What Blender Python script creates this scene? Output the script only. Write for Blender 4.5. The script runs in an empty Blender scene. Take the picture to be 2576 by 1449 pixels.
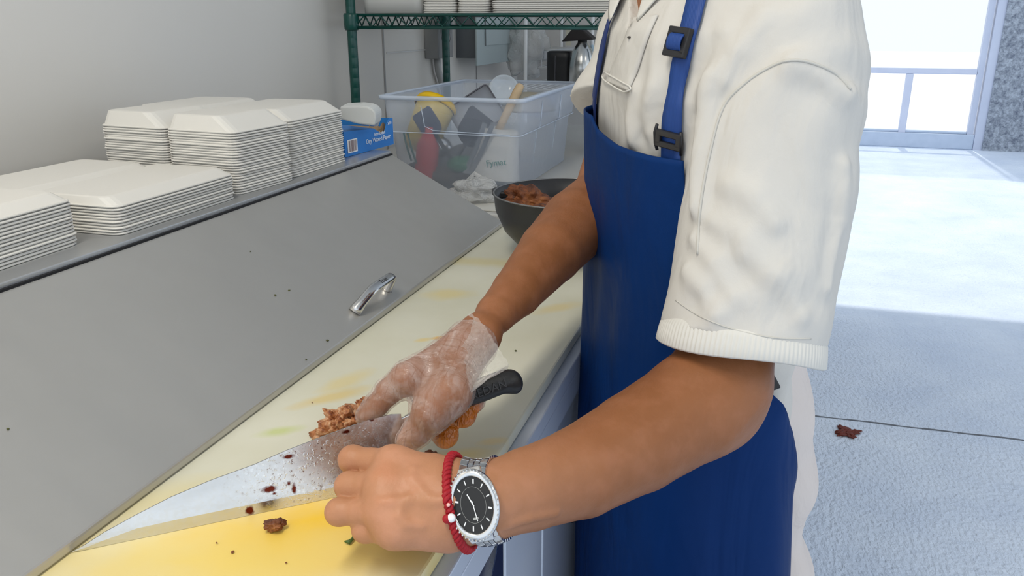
import bpy, bmesh, math, random
import numpy as np
import openvdb as vdb
from mathutils import Vector, Matrix, noise
random.seed(7); np.random.seed(7)
V = Vector
C = bpy.context.scene.collection
SC = bpy.context.scene
PI = math.pi

# ------------------------------------------------------------------ camera
F, W, H = 2050., 2576, 1449
VPX, VPY = 1953., 50.
PITCH = math.atan((H/2-VPY)/F); YAW = math.atan((VPX-W/2)/(F/math.cos(PITCH)))
fw = np.array([-math.sin(YAW)*math.cos(PITCH), math.cos(YAW)*math.cos(PITCH), -math.sin(PITCH)])
rt = np.array([math.cos(YAW), math.sin(YAW), 0.]); up = np.cross(rt, fw)
CAM = np.array([0., 0., 1.27])
def ray(x, y):
    d = fw*F+rt*(x-W/2)+up*(H/2-y); return d/np.linalg.norm(d)
def at(x, y, t): return CAM+ray(x, y)*t
def onz(x, y, z): d = ray(x, y); return CAM+d*(z-CAM[2])/d[2]
def onx(x, y, X): d = ray(x, y); return CAM+d*(X-CAM[0])/d[0]
def ony(x, y, Y): d = ray(x, y); return CAM+d*(Y-CAM[1])/d[1]
def pj(P):
    v = np.asarray(P)-CAM; z = v@fw; return np.stack([W/2+F*(v@rt)/z, H/2-F*(v@up)/z], -1)
cam = bpy.data.cameras.new('camera'); co = bpy.data.objects.new('camera', cam); C.objects.link(co)
cam.sensor_width = 36; cam.lens = F*36/W; cam.clip_start = .02; cam.clip_end = 200
co.location = CAM; co.rotation_euler = (PI/2-PITCH, 0, YAW); SC.camera = co

# ------------------------------------------------------------------ materials
def mat(name, col=(.8,.8,.8), rough=.5, metal=0., spec=.5, trans=0., alpha=1., sss=0., ior=1.45, coat=0.):
    m = bpy.data.materials.new(name); m.use_nodes = True
    b = m.node_tree.nodes['Principled BSDF']
    b.inputs['Base Color'].default_value = (*col, 1); b.inputs['Roughness'].default_value = rough
    b.inputs['Metallic'].default_value = metal; b.inputs['Specular IOR Level'].default_value = spec
    b.inputs['Transmission Weight'].default_value = trans; b.inputs['Alpha'].default_value = alpha
    b.inputs['IOR'].default_value = ior; b.inputs['Coat Weight'].default_value = coat
    if sss: b.inputs['Subsurface Weight'].default_value = sss; b.inputs['Subsurface Radius'].default_value = (.012,.005,.003); b.inputs['Subsurface Scale'].default_value = 1.
    return m
class N:
    def __init__(s, m): s.m = m; s.t = m.node_tree; s.b = s.t.nodes['Principled BSDF']
    def new(s, k, **kw):
        n = s.t.nodes.new(k)
        for a, v in kw.items(): setattr(n, a, v)
        return n
    def link(s, a, b): s.t.links.new(a, b)
    def coord(s, kind='Object', scale=(1,1,1), loc=(0,0,0), rot=(0,0,0)):
        c = s.new('ShaderNodeTexCoord'); mp = s.new('ShaderNodeMapping')
        mp.inputs['Scale'].default_value = scale; mp.inputs['Location'].default_value = loc; mp.inputs['Rotation'].default_value = rot
        s.link(c.outputs[kind], mp.inputs[0]); return mp.outputs[0]
    def noise(s, vec, scale=5., detail=4., rough=.5, dist=0.):
        n = s.new('ShaderNodeTexNoise'); n.inputs['Scale'].default_value = scale; n.inputs['Detail'].default_value = detail
        n.inputs['Roughness'].default_value = rough; n.inputs['Distortion'].default_value = dist
        if vec: s.link(vec, n.inputs['Vector'])
        return n.outputs['Fac']
    def ramp(s, fac, stops):
        r = s.new('ShaderNodeValToRGB'); e = r.color_ramp.elements
        while len(e) < len(stops): e.new(.5)
        for q, (p, c) in zip(e, stops): q.position = p; q.color = (*c, 1) if len(c) == 3 else c
        s.link(fac, r.inputs[0]); return r.outputs[0]
    def gray(s, fac, a, b, lo=0., hi=1.):
        r = s.new('ShaderNodeMapRange'); r.inputs['From Min'].default_value = a; r.inputs['From Max'].default_value = b
        r.inputs['To Min'].default_value = lo; r.inputs['To Max'].default_value = hi; s.link(fac, r.inputs[0]); return r.outputs[0]
    def mix(s, fac, a, b):
        x = s.new('ShaderNodeMix', data_type='RGBA')
        for i, v in ((0, fac), (6, a), (7, b)):
            if isinstance(v, (int, float)): x.inputs[i].default_value = v
            elif isinstance(v, tuple): x.inputs[i].default_value = (*v, 1)
            else: s.link(v, x.inputs[i])
        return x.outputs[2]
    def math(s, op, a, b=None):
        x = s.new('ShaderNodeMath', operation=op)
        for i, v in ((0, a), (1, b)):
            if v is None: continue
            if isinstance(v, (int, float)): x.inputs[i].default_value = v
            else: s.link(v, x.inputs[i])
        return x.outputs[0]
    def bump(s, h, strength=.3, dist=.001):
        b = s.new('ShaderNodeBump'); b.inputs['Strength'].default_value = strength; b.inputs['Distance'].default_value = dist
        s.link(h, b.inputs['Height'])
        if s.b.inputs['Normal'].is_linked: s.link(s.b.inputs['Normal'].links[0].from_socket, b.inputs['Normal'])
        s.link(b.outputs[0], s.b.inputs['Normal']); return b
    def col(s, c): s.link(c, s.b.inputs['Base Color'])
    def rough(s, c): s.link(c, s.b.inputs['Roughness'])
    def blob(s, center, size, rot=0., warp=.4, nscale=12., hard=.35):
        """soft irregular patch around a point on a surface (a stain)"""
        c = s.new('ShaderNodeTexCoord'); mp = s.new('ShaderNodeMapping'); mp.vector_type = 'TEXTURE'
        mp.inputs['Location'].default_value = center; mp.inputs['Rotation'].default_value = (0,0,rot); mp.inputs['Scale'].default_value = size
        s.link(c.outputs['Object'], mp.inputs[0])
        ln = s.new('ShaderNodeVectorMath', operation='LENGTH'); s.link(mp.outputs[0], ln.inputs[0])
        nz = s.noise(c.outputs['Object'], nscale, 4.)
        d = s.math('ADD', ln.outputs['Value'], s.math('MULTIPLY', s.math('SUBTRACT', nz, .5), warp*2.5))
        return s.gray(d, 1.+hard, 1.-hard)

def tinted(name, col, rough=.5, **k): return mat(name, col, rough, **k)

def noisy(name, c1, c2, scale=8, rough=.5, bump=0., bscale=60, bdist=.001, **k):
    m = mat(name, c1, rough, **k); n = N(m); v = n.coord()
    n.col(n.mix(n.noise(v, scale, 5), c1, c2))
    if bump: n.bump(n.noise(v, bscale, 4), bump, bdist)
    return m

def steel(name, col=(.62,.62,.61), rough=.28, stretch=(1,1,1), smear=.12, scale=30, bst=.0):
    m = mat(name, col, rough, metal=1.); n = N(m)
    v = n.coord(scale=stretch); a = n.noise(v, scale, 2, .4); b = n.noise(n.coord(), 3.5, 5, .6)
    n.rough(n.math('ADD', n.gray(a, .0, 1., rough-.07, rough+.08), n.gray(b, .1, .95, -.03, smear)))
    n.col(n.mix(n.gray(b, .1, 1.), col, tuple(c*.80 for c in col)))
    if bst: n.bump(a, bst, .00015)
    return m

M = {}
M['wall'] = mat('wall_paint', (.72,.70,.665), .30, spec=.35)
n = N(M['wall']); n.col(n.mix(n.noise(n.coord(), 1.2, 3), (.74,.71,.66), (.67,.64,.59))); n.bump(n.noise(n.coord(), 140, 3), .05, .001)
M['backwall'] = noisy('back_wall_paint', (.60,.58,.55), (.55,.53,.50), 2, .5)
M['ceiling'] = noisy('ceiling_paint', (.7,.7,.68), (.66,.66,.65), 3, .8)
M['lid'] = steel('lid_steel', (.59,.575,.545), .31, (1.5,7,1.5), .12, 5); M['lid'].node_tree.nodes['Principled BSDF'].inputs['Metallic'].default_value = .64
M['ledge'] = mat('ledge_steel', (.55,.56,.57), .34, metal=.7)
n = N(M['lid'])
M['steel'] = steel('brushed_steel', (.66,.67,.69), .26, (1,30,1), .08, 8)
M['doorsteel'] = mat('door_steel', (.62,.67,.76), .42, metal=.35)  # pale blue base colour stands in for the floor's reflection
M['chrome'] = steel('cast_chrome', (.72,.71,.70), .12, (1,1,1), .18, 90, .2)
M['knife'] = mat('knife_steel', (.70,.70,.70), .22, metal=1.)
M['black'] = noisy('black_plastic', (.012,.012,.014), (.02,.02,.022), 30, .38)
M['blackhandle'] = noisy('black_grip_plastic', (.012,.012,.013), (.022,.022,.022), 200, .42, .5, 500, .0006)
M['letter'] = mat('grip_lettering', (.03,.03,.032), .35)
M['navy'] = noisy('dark_navy_panel', (.012,.016,.04), (.018,.024,.06), 4, .35)
M['foam'] = mat('white_foam', (.73,.705,.65), .42, spec=.4, sss=0)
n = N(M['foam']); n.bump(n.noise(n.coord(), 420, 2), .12, .0006)
M['green'] = noisy('green_epoxy', (.006,.055,.045), (.008,.075,.06), 40, .25)
M['whitewire'] = mat('white_coated_wire', (.8,.8,.8), .35)
M['table'] = noisy('white_table_top', (.62,.61,.58), (.52,.51,.48), 5, .4)
M['bowl'] = noisy('black_enamel', (.020,.020,.022), (.03,.03,.032), 60, .36)
M['bowlrim'] = mat('bowl_rim_edge', (.25,.25,.25), .3, metal=.6)
M['blueapron'] = mat('blue_apron_cloth', (.006,.055,.26), .55, spec=.12)
n = N(M['blueapron']); v = n.coord(); n.col(n.mix(n.noise(v, 5, 4), (.0012,.020,.098), (.0028,.032,.145)))
n.bump(n.noise(n.coord(scale=(1,1,.28)), 16, 3, .5, .6), .42, .018); n.bump(n.noise(v, 900, 2), .12, .0006)
M['bluestrap'] = mat('blue_webbing', (.009,.050,.225), .55)
n = N(M['bluestrap']); w = n.new('ShaderNodeTexWave'); w.inputs['Scale'].default_value = 260; n.link(n.coord(), w.inputs[0]); n.bump(w.outputs['Fac'], .2, .0005)
M['navystrap'] = mat('navy_strap', (.012,.03,.14), .6)
M['shirt'] = mat('white_pique_cotton', (.61,.585,.54), .8, spec=.2)
n = N(M['shirt']); v = n.coord()
n.bump(n.noise(n.coord(scale=(1,1,.5), rot=(.3,.2,0)), 13, 3, .5, .8), .5, .018)
n.bump(n.noise(n.coord(scale=(1,1,.6), rot=(0,.6,.4)), 55, 4, .55, .5), .22, .004); n.bump(n.noise(v, 700, 2), .12, .0006)
M['cuff'] = mat('ribbed_cuff_knit', (.67,.65,.60), .8, spec=.2)
M['pants'] = mat('cream_trouser_cotton', (.68,.61,.57), .8, spec=.2)
n = N(M['pants']); n.bump(n.noise(n.coord(scale=(1,1,.6)), 22, 4, .5, .7), .6, .012)
M['skin'] = mat('skin', (.42,.185,.085), .46, spec=.35, sss=.08)
n = N(M['skin']); v = n.coord()
c1 = n.mix(n.gray(n.noise(v, 9, 5, .6), .35, .7), (.22,.080,.026), (.30,.120,.050))
c1 = n.mix(n.gray(n.noise(v, 55, 4, .6), .45, .72, 0, .35), c1, (.38,.155,.08))
n.handc = c1
# hands are paler and pinker than the forearms
hm = n.blob(tuple(at(960, 1240, .56)), (.105,.105,.105), 0, .12, 8, .55)
c1 = n.mix(hm, c1, n.mix(n.gray(n.noise(v, 40, 4, .6), .4, .7), (.46,.215,.110), (.54,.255,.145)))
kn = None
for (x, y, t) in ((962,1143,.565),(950,1220,.55),(952,1292,.54)):
    b_ = n.blob(tuple(at(x, y, t)), (.014,.014,.014), 0, .12, 60, .7); kn = b_ if kn is None else n.math('MAXIMUM', kn, b_)
c1 = n.mix(n.math('MULTIPLY', kn, .8), c1, (.62,.22,.10))
n.col(c1)
vo = n.new('ShaderNodeTexVoronoi'); vo.inputs['Scale'].default_value = 650; n.link(v, vo.inputs[0])
n.bump(vo.outputs['Distance'], .10, .0005); n.bump(n.noise(v, 90, 5, .6), .22, .0022); n.bump(n.noise(n.coord(scale=(3,1,1), rot=(0,0,.6)), 60, 3, .5, .4), .14, .002)
M['hair'] = noisy('black_hair', (.012,.009,.008), (.02,.015,.012), 90, .5, .5, 200, .002)
M['shoe'] = noisy('black_shoe_leather', (.02,.02,.02), (.03,.03,.03), 30, .4)
M['red'] = noisy('red_cord', (.42,.006,.016), (.30,.003,.01), 200, .6, .5, 700, .001)
M['white'] = mat('white_enamel', (.85,.85,.85), .3)
M['dial'] = noisy('black_watch_dial', (.012,.011,.010), (.02,.018,.016), 10, .25)
M['silver'] = mat('polished_watch_steel', (.74,.73,.71), .2, metal=1.)
M['darkgap'] = mat('dark_gap', (.01,.01,.012), .7)

# plastics seen through
def film(name, col, alpha, rough=.12, bumps=None, haze=0.):
    m = mat(name, col, rough, spec=.7); n = N(m); t = m.node_tree
    out = [x for x in t.nodes if x.type == 'OUTPUT_MATERIAL'][0]
    tr = n.new('ShaderNodeBsdfTransparent'); mx = n.new('ShaderNodeMixShader')
    tr.inputs[0].default_value = (.97,.97,.97,1)
    fr = n.new('ShaderNodeLayerWeight'); fr.inputs['Blend'].default_value = .35
    f = n.math('MINIMUM', n.math('ADD', n.math('MULTIPLY', fr.outputs['Facing'], .45), alpha), 1.)
    if haze: f = n.math('MINIMUM', n.math('ADD', f, n.gray(n.noise(n.coord(), 14, 4), .4, .7, 0, haze)), 1.)
    n.link(f, mx.inputs[0]); n.link(tr.outputs[0], mx.inputs[1]); n.link(n.b.outputs[0], mx.inputs[2]); n.link(mx.outputs[0], out.inputs[0])
    if bumps:
        for sc, st, d in bumps: n.bump(n.noise(n.coord(), sc, 4, .6, .8), st, d)
    return m
M['tub'] = film('frosted_polypropylene', (.68,.75,.86), .27, .18, [(12, .15, .004)])
M['tubrim'] = film('frosted_rim', (.66,.74,.86), .62, .18)
M['glove'] = film('clear_glove_film', (.80,.70,.66), .10, .08, [(38, .9, .012), (120, .5, .004)])
M['bag'] = film('clear_bag_film', (.78,.78,.76), .38, .15, [(30, 1., .02), (90, .6, .006)])
M['frosted'] = film('frosted_sheet', (.66,.67,.65), .72, .35)
M['glass'] = film('door_glass', (.95,.97,1.), .03, .02)
M['clearlid'] = film('clear_lid', (.75,.83,.9), .35, .08)

# ------------------------------------------------------------------ mesh helpers
def mk(name, bm, m, parent=None, smooth=False, bevel=0.):
    me = bpy.data.meshes.new(name); bmesh.ops.recalc_face_normals(bm, faces=bm.faces[:]) ; bm.to_mesh(me); bm.free()
    o = bpy.data.objects.new(name, me); C.objects.link(o)
    for x in (m if isinstance(m, (list, tuple)) else [m]): me.materials.append(x)
    if smooth:
        for p in me.polygons: p.use_smooth = True
    if bevel:
        b = o.modifiers.new('bevel', 'BEVEL'); b.width = bevel; b.segments = 2; b.limit_method = 'ANGLE'
    if parent is not None: attach(o, parent)
    return o
def wm(o):
    m = o.matrix_basis.copy()
    return m if o.parent is None else wm(o.parent) @ o.matrix_parent_inverse @ m
def attach(o, parent):
    o.parent = parent; o.matrix_parent_inverse = wm(parent).inverted()
def tag(o, label=None, cat=None, group=None, kind=None):
    if label: o['label'] = label
    if cat: o['category'] = cat
    if group: o['group'] = group
    if kind: o['kind'] = kind
    return o
def empty(name, loc, label, cat, group=None, rz=0.):
    o = bpy.data.objects.new(name, None); C.objects.link(o); o.location = loc; o.rotation_euler = (0,0,rz); o.empty_display_size = .05
    return tag(o, label, cat, group)
def box(bm, lo, hi, mat_index=0):
    x0,y0,z0 = lo; x1,y1,z1 = hi
    v = [bm.verts.new(p) for p in ((x0,y0,z0),(x1,y0,z0),(x1,y1,z0),(x0,y1,z0),(x0,y0,z1),(x1,y0,z1),(x1,y1,z1),(x0,y1,z1))]
    for q in ((0,3,2,1),(4,5,6,7),(0,1,5,4),(1,2,6,5),(2,3,7,6),(3,0,4,7)):
        f = bm.faces.new([v[i] for i in q]); f.material_index = mat_index
    return v
def hexa(bm, pts):
    v = [bm.verts.new(tuple(p)) for p in pts]
    for q in ((0,3,2,1),(4,5,6,7),(0,1,5,4),(1,2,6,5),(2,3,7,6),(3,0,4,7)): bm.faces.new([v[i] for i in q])
def loft(bm, rings, close=True, caps=True):
    rr = [[bm.verts.new(tuple(p)) for p in r] for r in rings]; n = len(rr[0])
    for a, b in zip(rr, rr[1:]):
        for i in range(n if close else n-1):
            j = (i+1) % n; bm.faces.new((a[i], a[j], b[j], b[i]))
    if caps and close: bm.faces.new(rr[0][::-1]); bm.faces.new(rr[-1])
    return rr
def tube(bm, pts, r, n=10, caps=True, closed=False):
    pts = [V(tuple(p)) for p in pts]; rings = []; prev = None; m = len(pts)
    for i, p in enumerate(pts):
        if closed: d = pts[(i+1) % m]-pts[i-1]
        else: d = pts[min(i+1, m-1)]-pts[max(i-1, 0)]
        d.normalize()
        if prev is None: prev = d.orthogonal().normalized()
        u = (prev-d*prev.dot(d)).normalized(); w = d.cross(u); prev = u
        rad = r[i] if isinstance(r, (list, tuple)) else r
        rings.append([p+(u*math.cos(2*PI*k/n)+w*math.sin(2*PI*k/n))*rad for k in range(n)])
    if closed: rings.append(rings[0])
    loft(bm, rings, True, caps and not closed)
    if closed: bmesh.ops.remove_doubles(bm, verts=bm.verts, dist=1e-6)
def lathe(bm, prof, c=(0,0,0), n=40):
    rings = [[(c[0]+r*math.cos(2*PI*k/n), c[1]+r*math.sin(2*PI*k/n), c[2]+z) for k in range(n)] for r, z in prof]
    loft(bm, rings, True, False)
def BM(): return bmesh.new()
def subd(o, lv=2):
    s = o.modifiers.new('subdivision', 'SUBSURF'); s.levels = lv; s.render_levels = lv; return o
def solid(o, th, off=0.):
    s = o.modifiers.new('solidify', 'SOLIDIFY'); s.thickness = th; s.offset = off; return o
def text(name, s, size, mtx, m, parent, ext=.0003, align='CENTER'):
    c = bpy.data.curves.new(name, 'FONT'); c.body = s; c.size = size; c.extrude = ext; c.align_x = align; c.align_y = 'CENTER'
    t = bpy.data.objects.new(name, c); C.objects.link(t); bpy.context.view_layer.update()
    me = bpy.data.meshes.new_from_object(t.evaluated_get(bpy.context.evaluated_depsgraph_get())); bpy.data.objects.remove(t)
    me.transform(mtx); me.materials.clear(); me.materials.append(m); me.name = name
    o = bpy.data.objects.new(name, me); C.objects.link(o)
    if parent is not None: attach(o, parent)
    return o
def frame(o, x, z):
    """matrix whose X axis is x and Z axis is z, at o"""
    x = V(tuple(x)).normalized(); z = V(tuple(z)); z = (z-x*z.dot(x)).normalized(); y = z.cross(x)
    m = Matrix((x, y, z)).transposed().to_4x4(); m.translation = V(tuple(o)); return m
def meshdata(name, v, f, m, smooth=True):
    me = bpy.data.meshes.new(name); me.from_pydata([tuple(map(float, p)) for p in v], [], [tuple(map(int, q)) for q in f]); me.update()
    if smooth: me.polygons.foreach_set('use_smooth', [True]*len(me.polygons))
    me.materials.append(m); return me

# ------------------------------------------------------------------ smooth solid modelling (signed distance -> surface)
def cap(a, b, ra, rb, k=None): return ('c', np.array(a, float), np.array(b, float), ra, rb, k)
def ell(c, r, R=None, k=None): return ('e', np.array(c, float), np.array(r, float), np.eye(3) if R is None else np.array(R, float), k)
def fun(f, lo, hi, k=None): return ('f', f, np.array(lo, float), np.array(hi, float), k)
def chain(pts, k=None, kk=.003):
    return [('h', [cap(a[:3], b[:3], a[3], b[3]) for a, b in zip(pts, pts[1:])], kk, k)]
def aabb(p):
    if p[0] == 'h':
        bb = [aabb(q) for q in p[1]]; return np.min([b[0] for b in bb], 0), np.max([b[1] for b in bb], 0)
    if p[0] == 'c':
        r = max(p[3], p[4]); return np.minimum(p[1], p[2])-r, np.maximum(p[1], p[2])+r
    if p[0] == 'e':
        r = max(p[2]); return p[1]-r, p[1]+r
    return p[2], p[3]
def ev(p, P):
    if p[0] == 'h':
        d = None
        for q in p[1]:
            e = ev(q, P)
            if d is None: d = e
            else: hh = np.maximum(p[2]-np.abs(d-e), 0)/p[2]; d = np.minimum(d, e)-hh*hh*p[2]*.25
        return d
    if p[0] == 'c':
        a, b, ra, rb = p[1:5]; ab = b-a; L2 = float(ab@ab)+1e-12
        h = np.clip(((P-a)@ab)/L2, 0, 1); q = P-a-h[..., None]*ab
        return np.sqrt((q*q).sum(-1))-(ra+(rb-ra)*h)
    if p[0] == 'e':
        q = (P-p[1])@p[3]; k0 = np.sqrt(((q/p[2])**2).sum(-1)); k1 = np.sqrt(((q/p[2]**2)**2).sum(-1))+1e-9
        return k0*(k0-1)/k1
    return p[1](P)
def sdf_at(prims, k, P):
    d = None
    for p in prims:
        e = ev(p, P); kk = p[-1] if p[-1] is not None else k
        if d is None: d = e
        else: hh = np.maximum(kk-np.abs(d-e), 0)/kk; d = np.minimum(d, e)-hh*hh*kk*.25
    return d
def sdf_hit(prims, k, px, py, t0, t1):
    r = ray(px, py); ts = np.linspace(t0, t1, 500); d = sdf_at(prims, k, CAM+ts[:, None]*r); i = int(np.argmax(d < 0)) if d.min() < 0 else int(np.argmin(d)); return CAM+ts[i]*r
def sdf_mesh(name, prims, vox, k, m, cuts=(), disp=None, grow=0.):
    bbs = [aabb(p) for p in prims]; mg = k+3*vox+grow
    lo = np.min([b[0] for b in bbs], 0)-mg; hi = np.max([b[1] for b in bbs], 0)+mg
    i0 = np.floor(lo/vox).astype(int); i1 = np.ceil(hi/vox).astype(int); B = 32
    g = vdb.FloatGrid(3*vox); ax = [np.arange(i0[d], i1[d]+B, B) for d in range(3)]
    for bx in ax[0]:
        for by in ax[1]:
            for bz in ax[2]:
                l = np.array([bx, by, bz])*vox; h = l+B*vox
                near = [p for p, b in zip(prims, bbs) if np.all(b[0]-mg < h) and np.all(b[1]+mg > l)]
                if not near: continue
                cen = (l+h)/2; rad = B*vox*.87
                r = np.arange(B)*vox
                P = np.stack(np.meshgrid(l[0]+r, l[1]+r, l[2]+r, indexing='ij'), -1)
                d = None
                for p in near:
                    e = ev(p, P); kk = p[-1] if p[-1] is not None else k
                    if d is None: d = e
                    else: hh = np.maximum(kk-np.abs(d-e), 0)/kk; d = np.minimum(d, e)-hh*hh*kk*.25
                d = d-grow
                if disp is not None: d = d+disp(P)
                for c in cuts: d = np.maximum(d, c(P))
                d = np.clip(d, -3*vox, 3*vox).astype(np.float32)
                if d.min() >= 3*vox*.999: continue
                g.copyFromArray(d, ijk=(int(bx), int(by), int(bz)))
    g.transform = vdb.createLinearTransform(vox)
    pts, q = g.convertToQuads(0.)
    me = bpy.data.meshes.new(name)
    nv, nq = len(pts), len(q)
    me.vertices.add(nv); me.vertices.foreach_set('co', np.asarray(pts, np.float32).ravel())
    me.loops.add(nq*4); me.polygons.add(nq)
    me.loops.foreach_set('vertex_index', np.asarray(q, np.int32)[:, ::-1].ravel())
    me.polygons.foreach_set('loop_start', np.arange(nq, dtype=np.int32)*4)
    me.polygons.foreach_set('use_smooth', np.ones(nq, bool)); me.update(calc_edges=True); me.validate()
    me.materials.append(m)
    o = bpy.data.objects.new(name, me); C.objects.link(o)
    # outward orientation check
    a = np.empty(nv*3, np.float32); me.vertices.foreach_get('co', a); a = a.reshape(-1, 3)
    qq = np.asarray(q)[:, ::-1]; A, B_, C_, D_ = (a[qq[:, i]] for i in range(4))
    vol = (np.einsum('ij,ij->i', A, np.cross(B_, C_))+np.einsum('ij,ij->i', A, np.cross(C_, D_))).sum()
    if vol < 0: me.flip_normals()
    return o

# ================================================================== SETTING
YB = 3.75          # back wall
XW = -1.13         # wall along the counter
def struct(name, bm, m, smooth=False): return tag(mk(name, bm, m, None, smooth), kind='structure')
# concrete floor / ground outside
M['floor'] = mat('painted_concrete', (.55,.60,.68), .55, spec=.35); n = N(M['floor']); v = n.coord()
n.col(n.mix(n.gray(n.noise(v, 2.2, 6, .65), .3, .7), (.60,.68,.82), (.76,.83,.93)))
n.bump(n.noise(n.coord(scale=(1,.7,1)), 75, 3, .5), .75, .012); n.bump(n.noise(v, 6, 3), .3, .02)
n.rough(n.gray(n.noise(v, 5, 4), .3, .7, .42, .65))
bm = BM(); box(bm, (-6,-4,-.1), (9,9.62,0)); struct('floor', bm, M['floor'])
bm = BM(); box(bm, (-20,9.62,-.12), (24,40,-.02)); struct('ground', bm, noisy('pale_sunlit_paving', (.8,.8,.8), (.85,.86,.88), 1, .8))
# expansion joint: a ragged groove filled with dark grit
M['grit'] = noisy('dark_joint_grit', (.09,.095,.11), (.22,.24,.27), 60, .9)
bm = BM(); a = onz(2010,1042,0); b = onz(2576,1108,0); pts = []
for i in range(90):
    s = -1.5+i*.055; p = a+(b-a)*s; w_ = .004+.004*noise.noise(V((s*9,0,0)))
    dy = .006*noise.noise(V((s*5,2,0))); pts.append(((p[0], p[1]+dy-w_, .0012), (p[0], p[1]+dy+w_, .0012)))
for (p, q), (r, s) in zip(pts, pts[1:]):
    bm.faces.new([bm.verts.new(x) for x in (p, r, s, q)])
bmesh.ops.remove_doubles(bm, verts=bm.verts, dist=1e-5)
tag(mk('trim_1', bm, M['grit']), kind='structure')
# walls
bm = BM(); box(bm, (XW-.12,-1.2,0), (XW,YB+.12,2.7)); struct('wall_left', bm, M['wall'])
bm = BM(); box(bm, (XW,YB,0), (.12,YB+.12,2.7)); struct('wall_back', bm, M['backwall'])
bm = BM(); box(bm, (XW-.12,-1.2,2.7), (4.2,5.45,2.82)); struct('ceiling', bm, M['ceiling'])  # unseen; overhang beyond the back wall added to set where sunlight starts
# panel joint strips in the wall cladding
for i, (Y, d) in enumerate(((2.34, .004), (3.18,.003))):
    bm = BM(); box(bm, (XW,Y-.003,0), (XW+d,Y+.003,2.7)); tag(mk('trim_%d' % (i+2), bm, mat('joint_strip_%d' % i, (.35,.34,.33), .5)), kind='structure')
bm = BM(); box(bm, (XW,2.36,1.172), (XW+.004,2.80,1.176)); tag(mk('trim_4', bm, mat('joint_strip_h', (.6,.59,.57), .5)), kind='structure')
# far facade with the glazed door
YF = 9.48
M['stucco'] = mat('grey_stucco', (.34,.37,.42), .9); n = N(M['stucco']); v = n.coord()
n.col(n.mix(n.gray(n.noise(v, 26, 5, .7), .35, .65), (.20,.23,.30), (.62,.68,.76))); n.bump(n.noise(v, 60, 4, .7), 1., .03)
bm = BM(); box(bm, (2.13,YF-.08,0), (9,YF+.12,4.2)); struct('wall_far', bm, M['stucco'])
M['alu'] = noisy('anodised_aluminium', (.50,.54,.66), (.60,.64,.75), 6, .4, metal=.3)
M['alurail'] = noisy('aluminium_rail', (.55,.58,.70), (.64,.67,.78), 6, .4, metal=.2)  # rails slightly paler than the frame
door = tag(bpy.data.objects.new('door_1', None), kind='structure'); C.objects.link(door); door.location = (1.2,YF,0)
bm = BM(); box(bm, (2.05,YF-.06,0), (2.13,YF+.06,3.2)); box(bm, (1.98,YF-.03,.0), (2.035,YF+.03,3.2)); mk('door_frame', bm, M['alu'], door)
bm = BM(); box(bm, (-.8,YF-.03,.745), (1.98,YF+.03,.805)); mk('cross_rail', bm, M['alurail'], door, bevel=.01)
bm = BM(); box(bm, (1.33,YF-.03,.14), (1.40,YF+.03,.745)); mk('mullion', bm, M['alurail'], door, bevel=.01)
bm = BM(); box(bm, (-.8,YF-.05,0), (2.05,YF+.05,.15)); box(bm, (-.8,YF-.02,.15), (1.98,YF+.04,.175)); mk('kick_rail', bm, noisy('dusty_kick_plate', (.42,.50,.62), (.55,.62,.74), 12, .6), door, bevel=.008)
bm = BM(); box(bm, (-.8,YF-.003,.17), (1.98,YF+.003,3.2)); mk('pane', bm, M['glass'], door)
bm = BM(); box(bm, (-3,YF-.08,0), (-.8,YF+.12,4.2)); struct('wall_far_left', bm, M['stucco'])

# ================================================================== PREP COUNTER
XF = -.202
pc = empty('prep_counter', (-.6,.7,0), 'stainless steel prep counter with a sloping hinged lid and white cutting board', 'prep counter')
# carcass
bm = BM(); box(bm, (-1.1,-.2,.08), (-.222,1.425,.886)); box(bm, (-1.1,-.2,.90), (-.70,1.425,1.018)); mk('carcass', bm, M['steel'], pc)
# flat rear ledge with turned down lip
bm = BM(); box(bm, (-1.105,-.2,1.018), (-.682,1.425,1.032)); box(bm, (-.690,-.2,1.000), (-.682,1.425,1.018))
mk('rear_ledge', bm, M['ledge'], pc, bevel=.0012)
# front nosing
bm = BM(); box(bm, (-.222,-.2,.868), (-.190,1.425,.886)); box(bm, (-.198,-.2,.838), (-.190,1.425,.868)); mk('front_nosing', bm, M['doorsteel'], pc, bevel=.0015)
# doors in the front
def cdoor(y0, y1, m, z0=.10, z1=.832, nm='door'):
    bm = BM(); box(bm, (-.222,y0,z0), (-.2,y1,z1)); return mk(nm, bm, m, pc, bevel=.002)
cdoor(.770,1.42,M['doorsteel']); cdoor(.628,.764,M['doorsteel'], nm='door_stile')
dd = cdoor(-.18,.622,M['navy'])  # near stretch of the front is plain dark navy
dd['label'] = 'dark navy panel at the near end of the counter front'
bm = BM(); hexa(bm, [tuple(x) for x in ((-.2,.40,.60),(-.196,.40,.60),(-.196,.41,.60),(-.2,.41,.60),(-.2,.60,.832),(-.196,.60,.832),(-.196,.604,.832),(-.2,.604,.832))]); mk('diagonal_strip', bm, M['steel'], pc)  # pale slanted strip across the dark panel
# black bar handle
bm = BM(); tube(bm, [(-.195,.925,.868),(-.180,.920,.868),(-.176,.905,.860),(-.176,.897,.845),(-.176,.896,.76),(-.176,.896,.66),(-.195,.896,.652)], .0045, 10); mk('bar_handle', bm, M['black'], pc, True)

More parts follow.
